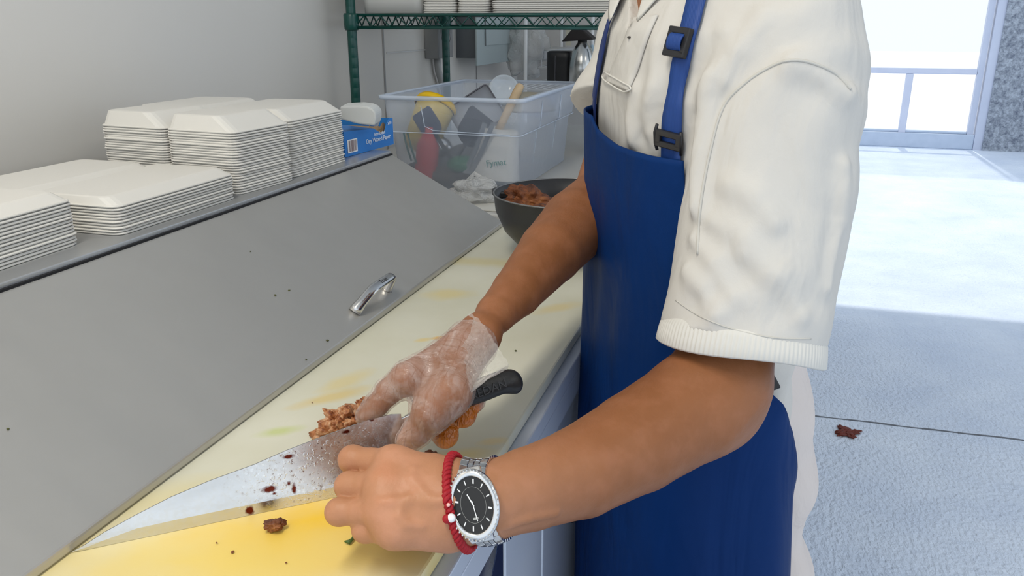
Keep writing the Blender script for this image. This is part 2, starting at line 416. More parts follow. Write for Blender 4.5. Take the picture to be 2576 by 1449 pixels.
# cutting board on the counter
M['board'] = mat('white_board_plastic', (.66,.65,.52), .36, spec=.4); n = N(M['board']); v = n.coord()
base = n.mix(n.gray(n.noise(v, 7, 4), .35, .7), (.70,.685,.565), (.62,.60,.46))
def stain(base, px, size, rot, col, amt=.8, warp=.45, ns=30, hard=.5):
    p = onz(px[0], px[1], .9); m_ = n.blob((float(p[0]), float(p[1]), .9), (size[0], size[1], .05), rot, warp, ns, hard)
    return n.mix(n.math('MULTIPLY', m_, amt), base, col)
yel = (.80,.50,.03); py = (.74,.58,.17)
base = stain(base, (560,1370), (.15,.050), .5, (.80,.62,.20), .85, .5, 18, .7)
base = stain(base, (820,1310), (.070,.045), .6, (.86,.54,.02), .95, .45, 22, .75)
base = stain(base, (930,1400), (.07,.03), .3, (.80,.64,.24), .6, .5, 20, .7)
base = stain(base, (650,1440), (.10,.035), .5, (.84,.62,.14), .7, .5, 20, .7)
base = stain(base, (420,1250), (.05,.02), .8, (.72,.62,.30), .5)
base = stain(base, (830,1000), (.035,.010), .9, (.70,.50,.12), .6)
base = stain(base, (870,960), (.012,.03), -.3, (.72,.56,.18), .5)
base = stain(base, (700,1085), (.018,.008), .7, (.50,.58,.12), .6)
base = stain(base, (1105,850), (.008,.005), .7, (.75,.42,.05), .9, .4, 60)
base = stain(base, (1065,855), (.010,.005), .7, (.75,.55,.15), .6, .4, 60)
base = stain(base, (1230,660), (.11,.02), .1, (.70,.60,.28), .6)
base = stain(base, (1130,740), (.03,.02), .4, (.72,.58,.22), .6)
base = stain(base, (1400,775), (.03,.012), .9, (.72,.55,.2), .5)
base = stain(base, (1150,1150), (.03,.01), .6, (.76,.60,.2), .6)
base = stain(base, (1240,1110), (.012,.006), .6, (.78,.58,.2), .5)
n.col(base); n.rough(n.gray(n.noise(v, 9, 4), .3, .7, .28, .45)); n.bump(n.noise(n.coord(scale=(1,6,1)), 60, 4), .06, .001)
bm = BM(); box(bm, (-.475,.05,.8865), (XF,1.50,.90)); cb = mk('cutting_board', bm, M['board'], None, bevel=.0025)
tag(cb, 'long white plastic cutting board with yellow turmeric stains, along the front of the counter', 'cutting board')

# sloping lid
hx, hz, fx, fz = -.681, 1.026, -.4565, .9085
sl = V((fx-hx, 0, fz-hz)).normalized(); nl = V((-sl.z, 0, sl.x)); nl = nl if nl.z > 0 else -nl
lid = empty('counter_lid', (hx,.7,hz), 'brushed steel hinged lid sloping down towards the cutting board', 'lid')
bm = BM(); th = .012
prof = [(hx,hz), (fx-.006*sl.x*0,fz), (fx,fz-.0078), (fx-.004,fz-.0078), (hx,hz-th)]
loft(bm, [[(x, y, z) for x, z in prof] for y in (-.2, 1.425)]); mk('lid_panel', bm, M['lid'], lid, bevel=.0018)
bm = BM(); box(bm, (hx-.003,-.2,hz-.004), (hx+.003,1.425,hz+.001)); mk('hinge', bm, M['darkgap'], lid)
# chrome pull handle: two flared feet and a flat bar with the lettering True
L0 = V((hx,0,hz))
def lp(y, s, h): return L0+sl*s+nl*h+V((0,y,0))
ll = (V((fx,0,fz))-L0).length
s_h = ll-.022
hb = empty('pull_handle', tuple(lp(.91, s_h, 0)), None, None)
attach(hb, lid)
bm = BM(); rings = []
for (y, h, w, t_) in ((.868,0,.0085,.0085),(.871,.004,.0085,.008),(.880,.012,.0070,.0050),(.890,.020,.0068,.0042),(.898,.0245,.0068,.0034),(.905,.026,.0070,.0030),(.950,.026,.0070,.0030),(.956,.0255,.0068,.0034),(.9595,.022,.0066,.0038),(.961,.012,.0066,.0040),(.962,.003,.0072,.005),(.962,0,.0076,.006)):
    # section spans lid-slope direction (w) and the local normal of the bar (t_)
    rings.append((y, h, w, t_))
R = []
for i, (y, h, w, t_) in enumerate(rings):
    a = rings[max(i-1,0)]; b = rings[min(i+1,len(rings)-1)]
    d = V((0, b[0]-a[0], 0))+nl*(b[1]-a[1]); d.normalize(); nn_ = d.cross(sl).normalized()
    c_ = lp(y, s_h, h); R.append([c_+sl*(w*math.cos(q))+nn_*(t_*math.sin(q)) for q in [2*PI*k/16 for k in range(16)]])
loft(bm, R); o = mk('handle_bar', bm, M['chrome'], hb, True); o.parent = lid; o.matrix_parent_inverse = Matrix.Translation(lid.location).inverted(); bpy.data.objects.remove(hb)
text('lettering', 'True', .0095, frame(lp(.927, s_h, .0290), (0,1,0), nl), mat('stamped_lettering', (.05,.05,.05), .5), o, .0002)
# flecks and crumbs that lie on the lid and board
M['herb'] = noisy('dried_herb', (.10,.12,.03), (.06,.05,.02), 90, .7)
M['crumb'] = noisy('brown_crumb', (.12,.03,.012), (.25,.08,.02), 90, .5)
def chip(name, c, r, m, label, cat, seed, group=None, sq=(1,.7,.45)):
    bm = BM(); bmesh.ops.create_icosphere(bm, subdivisions=2, radius=1)
    for v_ in bm.verts:
        f_ = 1+.45*noise.noise(v_.co*1.7+V((seed,seed*.37,0))); v_.co = V((v_.co.x*r*sq[0]*f_, v_.co.y*r*sq[1]*f_, v_.co.z*r*sq[2]*f_))
    o = mk(name, bm, m, None, False); o.location = tuple(c); o.rotation_euler = (0,0,seed*1.3); return tag(o, label, cat, group)
def onlid(x, y, h=.0):
    r = ray(x, y); P0 = np.array(L0); nn_ = np.array(nl); t = ((P0-CAM)@nn_)/(r@nn_); return CAM+r*t+nn_*h
for i, (x, y, r, w) in enumerate(((1297,882,.0016,'on the board above the knife handle'),(692,743,.0018,'on the lid, the left of two level with the handle'),(727,731,.0016,'on the lid just left of the handle height'),(630,633,.0012,'high on the lid below the tall foam stacks'),(823,857,.0020,'on the lid below the chrome handle'),(770,905,.0012,'on the lid near its lower edge'),(20,1080,.0015,'on the far left of the lid'))):
    p = onz(x, y, .9012) if i == 0 else onlid(x, y, .0006)
    chip('herb_fleck', p, r, M['herb'], 'tiny dark herb fleck '+w, 'food crumb', i+1.)
for i, (x, y, r, w) in enumerate(((585,1388,.0016,'on the yellow board below the blade'),(545,1365,.0009,'on the yellow board nearest the blade tip'),(720,1415,.0009,'on the board at the bottom edge of the view'),(785,1012,.0009,'on the board above the meat'),(1078,1137,.0040,'between the two hands'),(1095,1140,.0030,'beside the larger crumb between the hands'),(1165,1065,.0014,'beside the gloved fingertips'))):
    chip('spice_crumb', onz(x, y, .9012), r, M['crumb'], 'dark brown crumb '+w, 'food crumb', i+11.)
bm = BM(); pts = [onz(x, y, .9022) for x, y in ((867,1362),(878,1364),(887,1356),(890,1345),(893,1338))]; tube(bm, pts, [.0006,.0018,.0012,.0007,.0004], 6)
tag(mk('herb_sprig', bm, noisy('fresh_green_herb', (.09,.16,.03), (.05,.10,.02), 80, .5), None, True), 'small curled green herb stem on the yellow stained board', 'herb')

# ================================================================== FOAM CLAMSHELLS
def clam(w, d, hh, thick=.0022, split=True, seed=0):
    """open foam clamshell, upside down: two shallow trays joined at a hinge. X = width of both halves"""
    bm = BM(); rnd = random.Random(seed)
    halves = ((-w, -w/2-.0012), (-w/2+.0012, 0)) if split else ((-w, 0),)
    for x0, x1 in halves:
        rr = .012
        def ring(ix, z, r, fx=0.):
            a0, a1, b0, b1 = x0+ix, x1-ix-fx, -d/2+ix, d/2-ix; out = []
            for cx, cy, s in ((a1-r,b1-r,0),(a0+r,b1-r,1),(a0+r,b0+r,2),(a1-r,b0+r,3)):
                for q in range(4): a = PI/2*s+PI/2*q/3; out.append((cx+r*math.cos(a), cy+r*math.sin(a), z))
            return out
        loft(bm, [ring(0,0,rr), ring(-.0004,thick*.5,rr), ring(.0006,thick,rr), ring(.002,thick,rr), ring(.004+hh*.16,hh,rr,hh*1.1), ring(.007+hh*.18,hh+.001,rr*.9,hh*1.1+.001)], True, False)
        top = ring(.007+hh*.18,hh+.001,rr*.9,hh*1.1+.001); bm.faces.new([bm.verts.new(p) for p in top])
        bmesh.ops.remove_doubles(bm, verts=bm.verts, dist=1e-6)
    me = bpy.data.meshes.new('foam_clamshell'); bmesh.ops.recalc_face_normals(bm, faces=bm.faces[:]); bm.to_mesh(me); bm.free(); me.materials.append(M['foam'])
    return me
ORD = ['topmost','second','third','fourth','fifth','sixth','seventh','eighth','ninth','tenth','eleventh','twelfth','thirteenth','fourteenth','fifteenth','sixteenth','seventeenth','eighteenth','nineteenth','twentieth','twenty-first','twenty-second','twenty-third','twenty-fourth','twenty-fifth']
def stack(x1, yc, z0, n_, w, d, hh, pitch, what, group, split=True, seed=0, jit=.0009, rz=0.):
    me = clam(w, d, hh, pitch*.62, split); rnd = random.Random(seed)
    for i in range(n_):
        k = n_-1-i
        o = bpy.data.objects.new('foam_clamshell', me); C.objects.link(o)
        o.location = (x1+rnd.uniform(-jit,jit), yc+rnd.uniform(-jit,jit), z0+i*pitch); o.rotation_euler = (rnd.uniform(-.0022,.0022), rnd.uniform(-.0015,.0015), rz+rnd.uniform(-.004,.004))
        lab = ('white foam clamshell, topmost of ' if k == 0 else 'white foam clamshell, %s from top of ' % ORD[k])+what
        tag(o, lab, 'takeout container', group)
Z0 = 1.0325
stack(-.703, 1.045, Z0, 24, .252, .130, .022, .00375, 'the middle tall stack', 'foam clamshells in the middle tall stack', seed=1, rz=-.09)
stack(-.708, 1.210, Z0, 24, .290, .178, .018, .00375, 'the tall stack beside the blue box', 'foam clamshells in the tall stack by the blue box', seed=2)
stack(-.702, .853, Z0, 10, .262, .226, .010, .0036, 'the lowest stack', 'foam clamshells in the lowest stack', seed=3)
stack(-.717, .588, Z0, 14, .262, .232, .010, .0037, 'the stack at the picture edge', 'foam clamshells in the stack nearest the viewer', seed=4, rz=.045)

# dry waxed paper box
M['boxblue'] = noisy('blue_printed_card', (.018,.17,.52), (.03,.22,.62), 20, .35)
M['card'] = noisy('brown_card', (.42,.28,.15), (.36,.23,.12), 30, .7)
M['print'] = mat('white_print', (.8,.85,.9), .5)
bx = empty('waxed_paper_box', (-.72,1.40,Z0), 'blue box of dry waxed paper sheets with a torn opening, on the ledge end', 'box')
bx.rotation_euler = (0,0,math.radians(-4)); bpy.context.view_layer.update()
def bxm(p): return bx.matrix_basis @ V(p)
def local(o): o.parent = bx; o.matrix_parent_inverse = Matrix(); return o
bm = BM(); x0, x1, y0, y1, h_ = -.17, .0, -.075, .105, .046
# right face has a U-shaped dispensing notch near its far end
side = [(y0,0),(y1,0),(y1,.052),(y1-.012,.053),(y1-.022,.046),(y1-.034,.030),(y1-.050,.028),(y1-.062,.034),(y1-.075,.040),(y0,h_)]
v0 = [bm.verts.new((x1, y, z)) for y, z in side]; bm.faces.new(v0)
v1 = [bm.verts.new((x0, y, z)) for y, z in ((y0,0),(y1,0),(y1,h_),(y0,h_))]; bm.faces.new(v1[::-1])
bm.faces.new((v0[0],v1[0],v1[1],v0[1])); bm.faces.new((v0[0],v0[9],v1[3],v1[0])); bm.faces.new((v0[1],v1[1],v1[2],v0[2]))
t0 = bm.verts.new((x1-.02,y1-.075,.041)); t1 = bm.verts.new((x0,y1-.05,h_)); t2 = bm.verts.new((x1-.05,y1-.03,.045)); t3 = bm.verts.new((x1-.03,y1-.004,.047))
bm.faces.new((v0[9],v0[8],t0,t1,v1[3])); 
o = local(mk('carton', bm, M['boxblue'])); solid(o, .0012, -1)
bm = BM(); box(bm, (x0+.003,y0+.003,.003), (x1-.012,y1-.004,.034)); local(mk('paper_sheets', bm, M['card']))
bm = BM(); loft(bm, [[(x1-.010,y1-.070+i*.006,.024+.004*math.sin(i)) for i in range(12)],[(x1-.014,y1-.068+i*.0055,.041+.004*math.cos(i*1.3)) for i in range(12)]], False, False); local(mk('torn_flap', bm, M['card']))
def btxt(s, size, p, xd, zd, m=M['print']): return local(text('lettering', s, size, frame(p, xd, zd), m, None, .0002))
btxt('Dry Waxed Paper', .0125, (x1+.0012,.045,.018), (0,1,0), (1,0,0)); btxt('Interfolded', .0095, (x1+.0012,.050,.0285), (0,1,0), (1,0,0)); btxt('x10', .0095, (x1+.0012,.090,.044), (0,1,0), (1,0,0))
btxt('10', .014, (x1-.018,y0-.0012,.034), (1,0,0), (0,-1,0)); btxt('Paper', .014, (x1-.026,y0-.0012,.012), (1,0,0), (0,-1,0))
bm = BM(); box(bm, (x1+.0006,-.066,.006), (x1+.0012,-.033,.030), 0); yy = -.063
rnd = random.Random(3)
while yy < -.036:
    w_ = rnd.choice((.0006,.0010,.0015)); box(bm, (x1+.0012,yy,.008), (x1+.0015,yy+w_,.028), 1); yy += w_+rnd.choice((.0006,.0009,.0014))
local(mk('barcode', bm, [M['white'], mat('barcode_ink', (.25,.18,.18), .6)]))
# clear sheet lying over the foam stack edge
bm = BM(); pl_ = [(855,300),(855,268),(900,266),(925,269),(938,275),(945,286),(945,300),(942,316),(900,312)]
loft(bm, [[ony(x, y, 1.335) for x, y in pl_], [ony(x, y, 1.335)+np.array([-.01,.045,.002]) for x, y in pl_], [ony(x, y, 1.335)+np.array([-.03,.075,-.012]) for x, y in pl_]])
o = mk('plastic_sleeve', bm, M['frosted'], None, False, bevel=.003)
tag(o, 'translucent folded plastic sleeve lying on the blue box beside the tall foam stack', 'plastic sleeve')

# ================================================================== SIDE TABLE AND WHAT STANDS ON IT
tb = empty('side_table', (-.6,2.0,0), 'white topped table behind the prep counter, carrying the clear tub', 'table')
bm = BM(); box(bm, (-1.085,1.515,.872), (-.10,3.0,.90)); mk('table_top', bm, M['table'], tb, bevel=.004)
for x in (-1.06,-.14):
    for y in (1.56,2.95):
        bm = BM(); box(bm, (x-.02,y-.02,0), (x+.02,y+.02,.872)); mk('leg', bm, M['steel'], tb)
bm = BM(); box(bm, (-1.0,1.58,.80), (-.2,2.9,.872)); mk('apron_rail', bm, M['steel'], tb)

# clear storage tub
tx0, tx1, ty0, ty1, tz0, tz1 = -.826, -.494, 1.675, 2.215, .902, 1.112
tub = empty('storage_tub', ((tx0+tx1)/2,(ty0+ty1)/2,tz0), 'large translucent plastic storage tub packed with kitchen utensils', 'storage tub')
def rrect(x0, x1, y0, y1, z, r, n_=4):
    out = []
    for cx, cy, s in ((x1-r,y1-r,0),(x0+r,y1-r,1),(x0+r,y0+r,2),(x1-r,y0+r,3)):
        for q in range(n_+1): a = PI/2*s+PI/2*q/n_; out.append((cx+r*math.cos(a), cy+r*math.sin(a), z))
    return out
def trr(i, z, r=.022): return rrect(tx0+i, tx1-i, ty0+i, ty1-i, z, r)
bm = BM(); rr_ = loft(bm, [trr(.030,tz0), trr(.026,tz0+.004), trr(.017,tz0+.128), trr(.009,tz0+.133), trr(.005,tz1-.012), trr(.0045,tz1-.004)], True, False); bm.faces.new(rr_[0][::-1])
o = mk('tub_body', bm, M['tub'], tub, True)
bm = BM(); loft(bm, [trr(.005,tz1-.009), trr(-.004,tz1-.009), trr(-.005,tz1-.001), trr(-.002,tz1), trr(.005,tz1), trr(.006,tz1-.003)], True, False); mk('rim', bm, M['tubrim'], tub, True)
for x in (.33,.66):   # moulded vertical ribs on the long side and the end
    bm = BM(); y = ty0+(ty1-ty0)*x; tube(bm, [(tx1-.003,y,tz1-.02),(tx1-.008,y,tz0+.135),(tx1-.016,y,tz0+.125),(tx1-.027,y-.01,tz0+.02)], .0014, 6); mk('moulded_rib', bm, M['tubrim'], tub, True)
bm = BM(); pts = trr(.0075,tz0+.130); tube(bm, pts, .0012, 6, closed=True); mk('moulded_ledge', bm, M['tubrim'], tub, True)
bm = BM(); tube(bm, [(tx0+.10,ty0+.003,tz1-.02),(tx0+.105,ty0+.009,tz0+.145),(tx0+.125,ty0+.009,tz0+.136),(tx1-.03,ty0+.009,tz0+.132)], .0011, 6); mk('moulded_rib', bm, M['tubrim'], tub, True)

def put(o, label, cat, group=None): return tag(o, label, cat, group)
# things in the tub
bm = BM(); lathe(bm, [(0,0),(.040,0),(.044,.004),(.060,.105),(.062,.107),(.058,.107),(.042,.008),(0,.006)], n=36); o = mk('foam_cup', bm, M['foam'], None, True)
o.location = (-.575,1.775,.925); o.rotation_euler = (PI,.15,.2); o.location.z = 1.035; put(o, 'white foam cup with green lettering, upside down in the tub corner nearest the bowl', 'cup')
cupm = o
t_ = text('lettering', 'Fymat', .019, frame((-.566,1.7155,.968), (1,.12,.1), (.1,-1,0)), mat('green_print', (.01,.25,.18), .5), None, .0004); t_.parent = cupm; t_.matrix_parent_inverse = wm(cupm).inverted()
# yellow lid with deli container under it
yl = empty('yellow_bucket', (-.765,1.80,.95), 'yellow plastic pail leaning inside the tub, its round lid above the rim', 'pail')
T = Matrix.Translation((-.755,1.835,1.075)) @ Matrix.Rotation(math.radians(-38),4,'X') @ Matrix.Rotation(math.radians(8),4,'Y')
bm = BM(); lathe(bm, [(0,.004),(.036,.004),(.040,.010),(.046,.010),(.050,.004),(.052,-.006),(.049,-.008)], n=40); bm.transform(T); mk('lid', bm, mat('yellow_lid_plastic', (.80,.50,.0), .35), yl, True)
bm = BM(); lathe(bm, [(.046,-.006),(.040,-.11),(0,-.112)], n=32); bm.transform(T); mk('body', bm, mat('pale_yellow_plastic', (.62,.46,.10), .4), yl, True)
# red plastic bottle
bm = BM(); lathe(bm, [(0,0),(.025,0),(.027,.006),(.026,.08),(.014,.105),(.010,.108),(.010,.122),(0,.123)], n=24); bm.transform(Matrix.Translation((-.745,1.735,.918)) @ Matrix.Rotation(.12,4,'Y')); put(mk('squeeze_bottle', bm, mat('red_plastic', (.55,.03,.03), .4), None, True), 'red squeeze bottle blurred behind the tub front under the yellow pail', 'bottle')
# dark blue utensils / handles
def spat(name, p0, p1, w, l, m1, m2, label, cat):
    t = empty(name, tuple(p0), label, cat); p0 = V(tuple(p0)); p1 = V(tuple(p1)); d = (p1-p0).normalized(); s_ = d.cross(V((0,-1,.2))).normalized(); n_ = d.cross(s_)
    bm = BM(); tube(bm, [p0, p0+(p1-p0)*.5, p1], [.006,.0045,.005], 10); mk('handle', bm, m1, t, True)
    bm = BM(); rings = []
    for f_, ww in ((0,.3),(.1,.8),(.3,1.),(.9,1.),(1.,.86)):
        c_ = p1+d*l*f_; rings.append([c_+s_*w*ww/2+n_*.002, c_-s_*w*ww/2+n_*.002, c_-s_*w*ww/2-n_*.002, c_+s_*w*ww/2-n_*.002])
    loft(bm, rings); mk('blade', bm, m2, t, bevel=.0012); return t
nb = mat('dark_blue_nylon', (.01,.02,.07), .4); bk = M['black']
spat('nylon_spatula', (-.655,1.745,.925), (-.715,1.735,1.02), .050, .065, bk, nb, 'dark blue nylon spatula, blade up, against the tub front', 'kitchen utensil')
spat('nylon_turner', (-.700,1.765,.930), (-.655,1.76,1.00), .070, .085, bk, mat('black_nylon', (.012,.014,.03), .4), 'wide black nylon turner in the middle of the tub', 'kitchen utensil')
spat('nylon_spoon', (-.610,1.80,.925), (-.590,1.81,.985), .055, .05, bk, nb, 'dark blue nylon scoop behind the white foam cup', 'kitchen utensil')
# tongs, bright steel
tg = empty('steel_tongs', (-.64,1.72,.93), 'steel tongs standing slanted against the front of the tub', 'tongs')
for dx in (0,.012):
    bm = BM(); p0 = V((-.645+dx,1.722,.935)); p1 = V((-.59+dx*1.6,1.712,1.055)); s_ = V((.005,0,-.002)); loft(bm, [[p+s_+V((0,-.001,0)),p-s_+V((0,-.001,0)),p-s_+V((0,.001,0)),p+s_+V((0,.001,0))] for p in (p0,p0.lerp(p1,.5)+V((.004,0,0)),p1)]); mk('arm', bm, M['steel'], tg)
# rectangular clear insert pan standing on its corner
ip = empty('insert_pan', (-.66,1.83,.95), 'grey clear square food pan standing on its corner with a dark edge line', 'food pan')
T = Matrix.Translation((-.655,1.84,1.062)) @ Matrix.Rotation(math.radians(60),4,'X') @ Matrix.Rotation(math.radians(38),4,'Z')
bm = BM(); loft(bm, [rrect(-.055,.055,-.05,.05,0,.008), rrect(-.048,.048,-.043,.043,-.05,.008)], True, True); bm.transform(T); mk('body', bm, film('smoky_plastic', (.35,.37,.42), .45, .2), ip, True)
bm = BM(); tube(bm, [T @ V(p) for p in rrect(-.056,.056,-.051,.051,.001,.010)], .0018, 6, closed=True); mk('edge', bm, mat('dark_edge', (.10,.10,.12), .3), ip, True)
# round clear lid
T = Matrix.Translation((-.615,1.93,1.108)) @ Matrix.Rotation(math.radians(62),4,'X') @ Matrix.Rotation(math.radians(25),4,'Y')
bm = BM(); lathe(bm, [(0,.004),(.028,.004),(.031,.009),(.036,.009),(.038,0),(.037,-.005)], n=36); bm.transform(T); put(mk('deli_lid', bm, M['clearlid'], None, True), 'round clear deli lid standing upright in the tub beside the wooden handle', 'lid')
# wooden handle
bm = BM(); p0 = V((-.60,1.76,.985)); p1 = V((-.535,1.80,1.130)); tube(bm, [p0, p0.lerp(p1,.55), p0.lerp(p1,.9), p1, p1+(p1-p0).normalized()*.004], [.008,.009,.0105,.009,.005], 14)
put(mk('wooden_spoon', bm, noisy('pale_worn_wood', (.58,.44,.28), (.45,.32,.18), 60, .6), None, True), 'pale wooden utensil handle sticking up over the tub rim', 'wooden spoon')
# beige dome (a bowl) at the back of the tub
bm = BM(); lathe(bm, [(0,.045),(.03,.042),(.055,.028),(.068,.006),(.070,0),(.066,0),(.05,.02),(0,.035)], n=36); o = mk('plastic_bowl', bm, noisy('tan_plastic', (.40,.37,.30), (.34,.31,.25), 8, .5), None, True); o.location = (-.575,2.0,1.04); put(o, 'tan upside down bowl deep in the back of the tub', 'bowl')
o.location.z = 1.055
bm = BM(); box(bm, (-.80,1.72,.912), (-.62,2.1,.95)); bmesh.ops.bevel(bm, geom=bm.edges[:], offset=.01, segments=2, affect='EDGES'); put(mk('utensil_tray', bm, noisy('dark_tray', (.04,.05,.06), (.16,.13,.10), 24, .5), None), 'dark utensil tray at the bottom of the tub', 'tray')
bm = BM(); tube(bm, [(-.812+.03,1.705,1.03),(-.775,1.705,.995),(-.765,1.705,.965)], .0022, 8); put(mk('green_straw', bm, mat('green_plastic', (.01,.14,.10), .4), None, True), 'thin green plastic stick seen through the tub front corner', 'straw')
bm = BM(); tube(bm, [(-.772+.0,1.703,1.03),(-.762,1.703,.99),(-.752,1.703,.96)], .0022, 8); put(mk('green_straw', bm, mat('green_plastic2', (.01,.14,.10), .4), None, True), 'thin green plastic stick, inner of the two in the tub front corner', 'straw')
bm = BM(); bmesh.ops.create_uvsphere(bm, u_segments=20, v_segments=12, radius=.03); bm.transform(Matrix.Diagonal((1.3,1,.7,1))); o = mk('green_scoop', bm, mat('green_melamine', (.01,.16,.06), .4), None, True); o.location = (-.655,1.745,.955); put(o, 'green plastic scoop low in the tub behind the crumpled bag', 'scoop')
bm = BM(); bmesh.ops.create_uvsphere(bm, u_segments=20, v_segments=12, radius=.035); bm.transform(Matrix.Diagonal((1.2,1,.8,1))); o = mk('steel_ladle', bm, M['chrome'], None, True); o.location = (-.745,1.80,.985); put(o, 'round steel ladle bowl low in the left of the tub', 'ladle')

# crumpled clear bag + papers in front of the tub
def crumple(name, c, r, m, label, cat, sq=(1,1,.5), amp=.35, sc=2.2, seed=0, sub=4):
    bm = BM(); bmesh.ops.create_icosphere(bm, subdivisions=sub, radius=1)
    for v_ in bm.verts:
        p = v_.co.copy(); f_ = 1+amp*noise.noise(p*sc+V((seed,0,0)))+amp*.5*abs(noise.noise(p*sc*2.4+V((0,seed,0))))
        v_.co = V((p.x*r*sq[0]*f_, p.y*r*sq[1]*f_, p.z*r*sq[2]*f_))
    o = mk(name, bm, m, None, True); o.location = tuple(c); return tag(o, label, cat)
crumple('plastic_bag', (-.585,1.615,.925), .055, M['bag'], 'crumpled clear plastic bag on the table between the tub and the bowl', 'plastic bag', (1,.8,.42), .5, 1.8, 3)
bm = BM()
tube(bm, [onz(1190,500,.905), at(1180,455,1.80), at(1195,437,1.80), at(1212,450,1.79), at(1228,482,1.78)], [.003,.008,.006,.007,.003], 8); put(mk('bag_handle_loop', bm, M['bag'], None, True), 'clear twisted loop of plastic film standing up from the crumpled bag', 'plastic loop')
bm = BM(); box(bm, (-.60,1.535,.9005), (-.40,1.66,.903)); put(mk('foam_plate', bm, noisy('off_white_paper', (.66,.65,.60), (.55,.53,.48), 20, .6), None, bevel=.001), 'flat off-white foam tray on the table in front of the bag', 'tray')
bm = BM(); box(bm, (-.50,1.522,.9035), (-.37,1.56,.9045)); put(mk('printed_leaflet', bm, noisy('printed_card', (.70,.68,.64), (.45,.22,.16), 70, .6), None), 'small printed card lying behind the black pot', 'leaflet')
bm = BM(); tube(bm, [(-.50,1.53,.906),(-.44,1.512,.908),(-.38,1.50,.907)], .006, 8); put(mk('dark_pen', bm, mat('dark_purple', (.03,.02,.05), .4), None, True), 'dark purple pen lying at the table edge behind the pot', 'pen')

# black pot with fried chicken
bc = (-.292, 1.255); pot = empty('cooking_pot', (*bc,.90), 'round black pot with a side handle, filled with browned chicken, on the board end', 'pot')
bm = BM(); lathe(bm, [(0,.001),(.052,.001),(.056,.004),(.075,.018),(.103,.048),(.117,.080),(.120,.107),(.1215,.108)], (bc[0],bc[1],.9), 72)
lathe(bm, [(0,.006),(.050,.006),(.072,.021),(.100,.050),(.1145,.080),(.1185,.108),(.1215,.108)], (bc[0],bc[1],.9), 72); bmesh.ops.remove_doubles(bm, verts=bm.verts, dist=1e-5); mk('body', bm, M['bowl'], pot, True)
bm = BM(); tube(bm, [(bc[0]+.120*math.cos(a), bc[1]+.120*math.sin(a), 1.008) for a in [2*PI*k/64 for k in range(64)]], .0013, 6, closed=True); mk('rim', bm, M['bowlrim'], pot, True)
bm = BM(); ha = math.radians(158); ca, sa = math.cos(ha), math.sin(ha)
def rp(r, t, z): return (bc[0]+ca*r-sa*t, bc[1]+sa*r+ca*t, z)
prof = []
for t, r in ((-.038,.112),(-.034,.128),(-.022,.143),(0,.149),(.022,.143),(.034,.128),(.038,.112)): prof.append([rp(r,t,1.000),rp(r-.014,t*.72,1.000),rp(r-.014,t*.72,.991),rp(r,t,.989)])
loft(bm, prof); mk('handle', bm, M['bowl'], pot, bevel=.002)
bm = BM(); tube(bm, [(bc[0]+.055*math.cos(a), bc[1]+.055*math.sin(a), .9035) for a in [2*PI*k/48 for k in range(48)]], .0028, 8, closed=True); mk('foot_ring', bm, M['chrome'], pot, True)

M['chicken'] = mat('browned_chicken', (.42,.12,.025), .45, sss=.05); n = N(M['chicken']); v = n.coord()
n.col(n.ramp(n.noise(v, 38, 5, .65), [(.34,(.045,.012,.004)),(.47,(.17,.048,.012)),(.60,(.30,.105,.028)),(.78,(.45,.23,.09))])); n.bump(n.noise(v, 120, 5, .7), .8, .004)
M['meat'] = mat('chopped_chicken', (.5,.25,.12), .38, sss=.05); n = N(M['meat']); v = n.coord()
n.col(n.ramp(n.noise(v, 75, 5, .6, .5), [(.36,(.16,.035,.010)),(.47,(.42,.16,.055)),(.58,(.62,.36,.20)),(.8,(.72,.50,.34))])); n.bump(n.noise(v, 260, 4, .6), .6, .002)
def lump(name, c, r, sq, m, label, seed, rot=(0,0,0), amp=.5, group=None, cat='chicken'):
    bm = BM(); bmesh.ops.create_icosphere(bm, subdivisions=5, radius=1)
    for v_ in bm.verts:
        p = v_.co.copy(); f_ = 1+amp*noise.noise(p*1.3+V((seed,0,0)))+amp*.45*noise.noise(p*3.1+V((0,seed,0)))+amp*.22*noise.noise(p*7+V((0,0,seed)))
        v_.co = V((p.x*r*sq[0]*f_, p.y*r*sq[1]*f_, p.z*r*sq[2]*f_))
    o = mk(name, bm, m, None, True); o.location = tuple(c); o.rotation_euler = rot; return tag(o, label, cat, group)
for i, (dx, dy, z, r, sq, w) in enumerate(((-.066,-.012,.966,.046,(1,.75,.62),'browned chicken piece standing highest at the pot left side'),(-.020,-.042,.952,.042,(1.2,.7,.5),'browned chicken piece at the pot front edge'),(.025,.030,.962,.050,(1,.8,.6),'orange browned chicken piece in the pot middle beside the arm'),(.06,-.03,.952,.042,(1,.9,.6),'browned chicken piece at the pot right side under the forearm'),(-.01,.06,.945,.045,(1,.8,.5),'dark chicken piece at the back of the pot'),(0,0,.922,.040,(1.2,1.1,.35),'browned chicken piece lying at the pot bottom'))):
    lump('chicken_piece', (bc[0]+dx, bc[1]+dy, z+(.022 if i < 4 else .012)), r*.94, sq, M['chicken'], w, i*3.7+1, (.3*math.sin(i*2),.3*math.cos(i),i*1.1), .55)

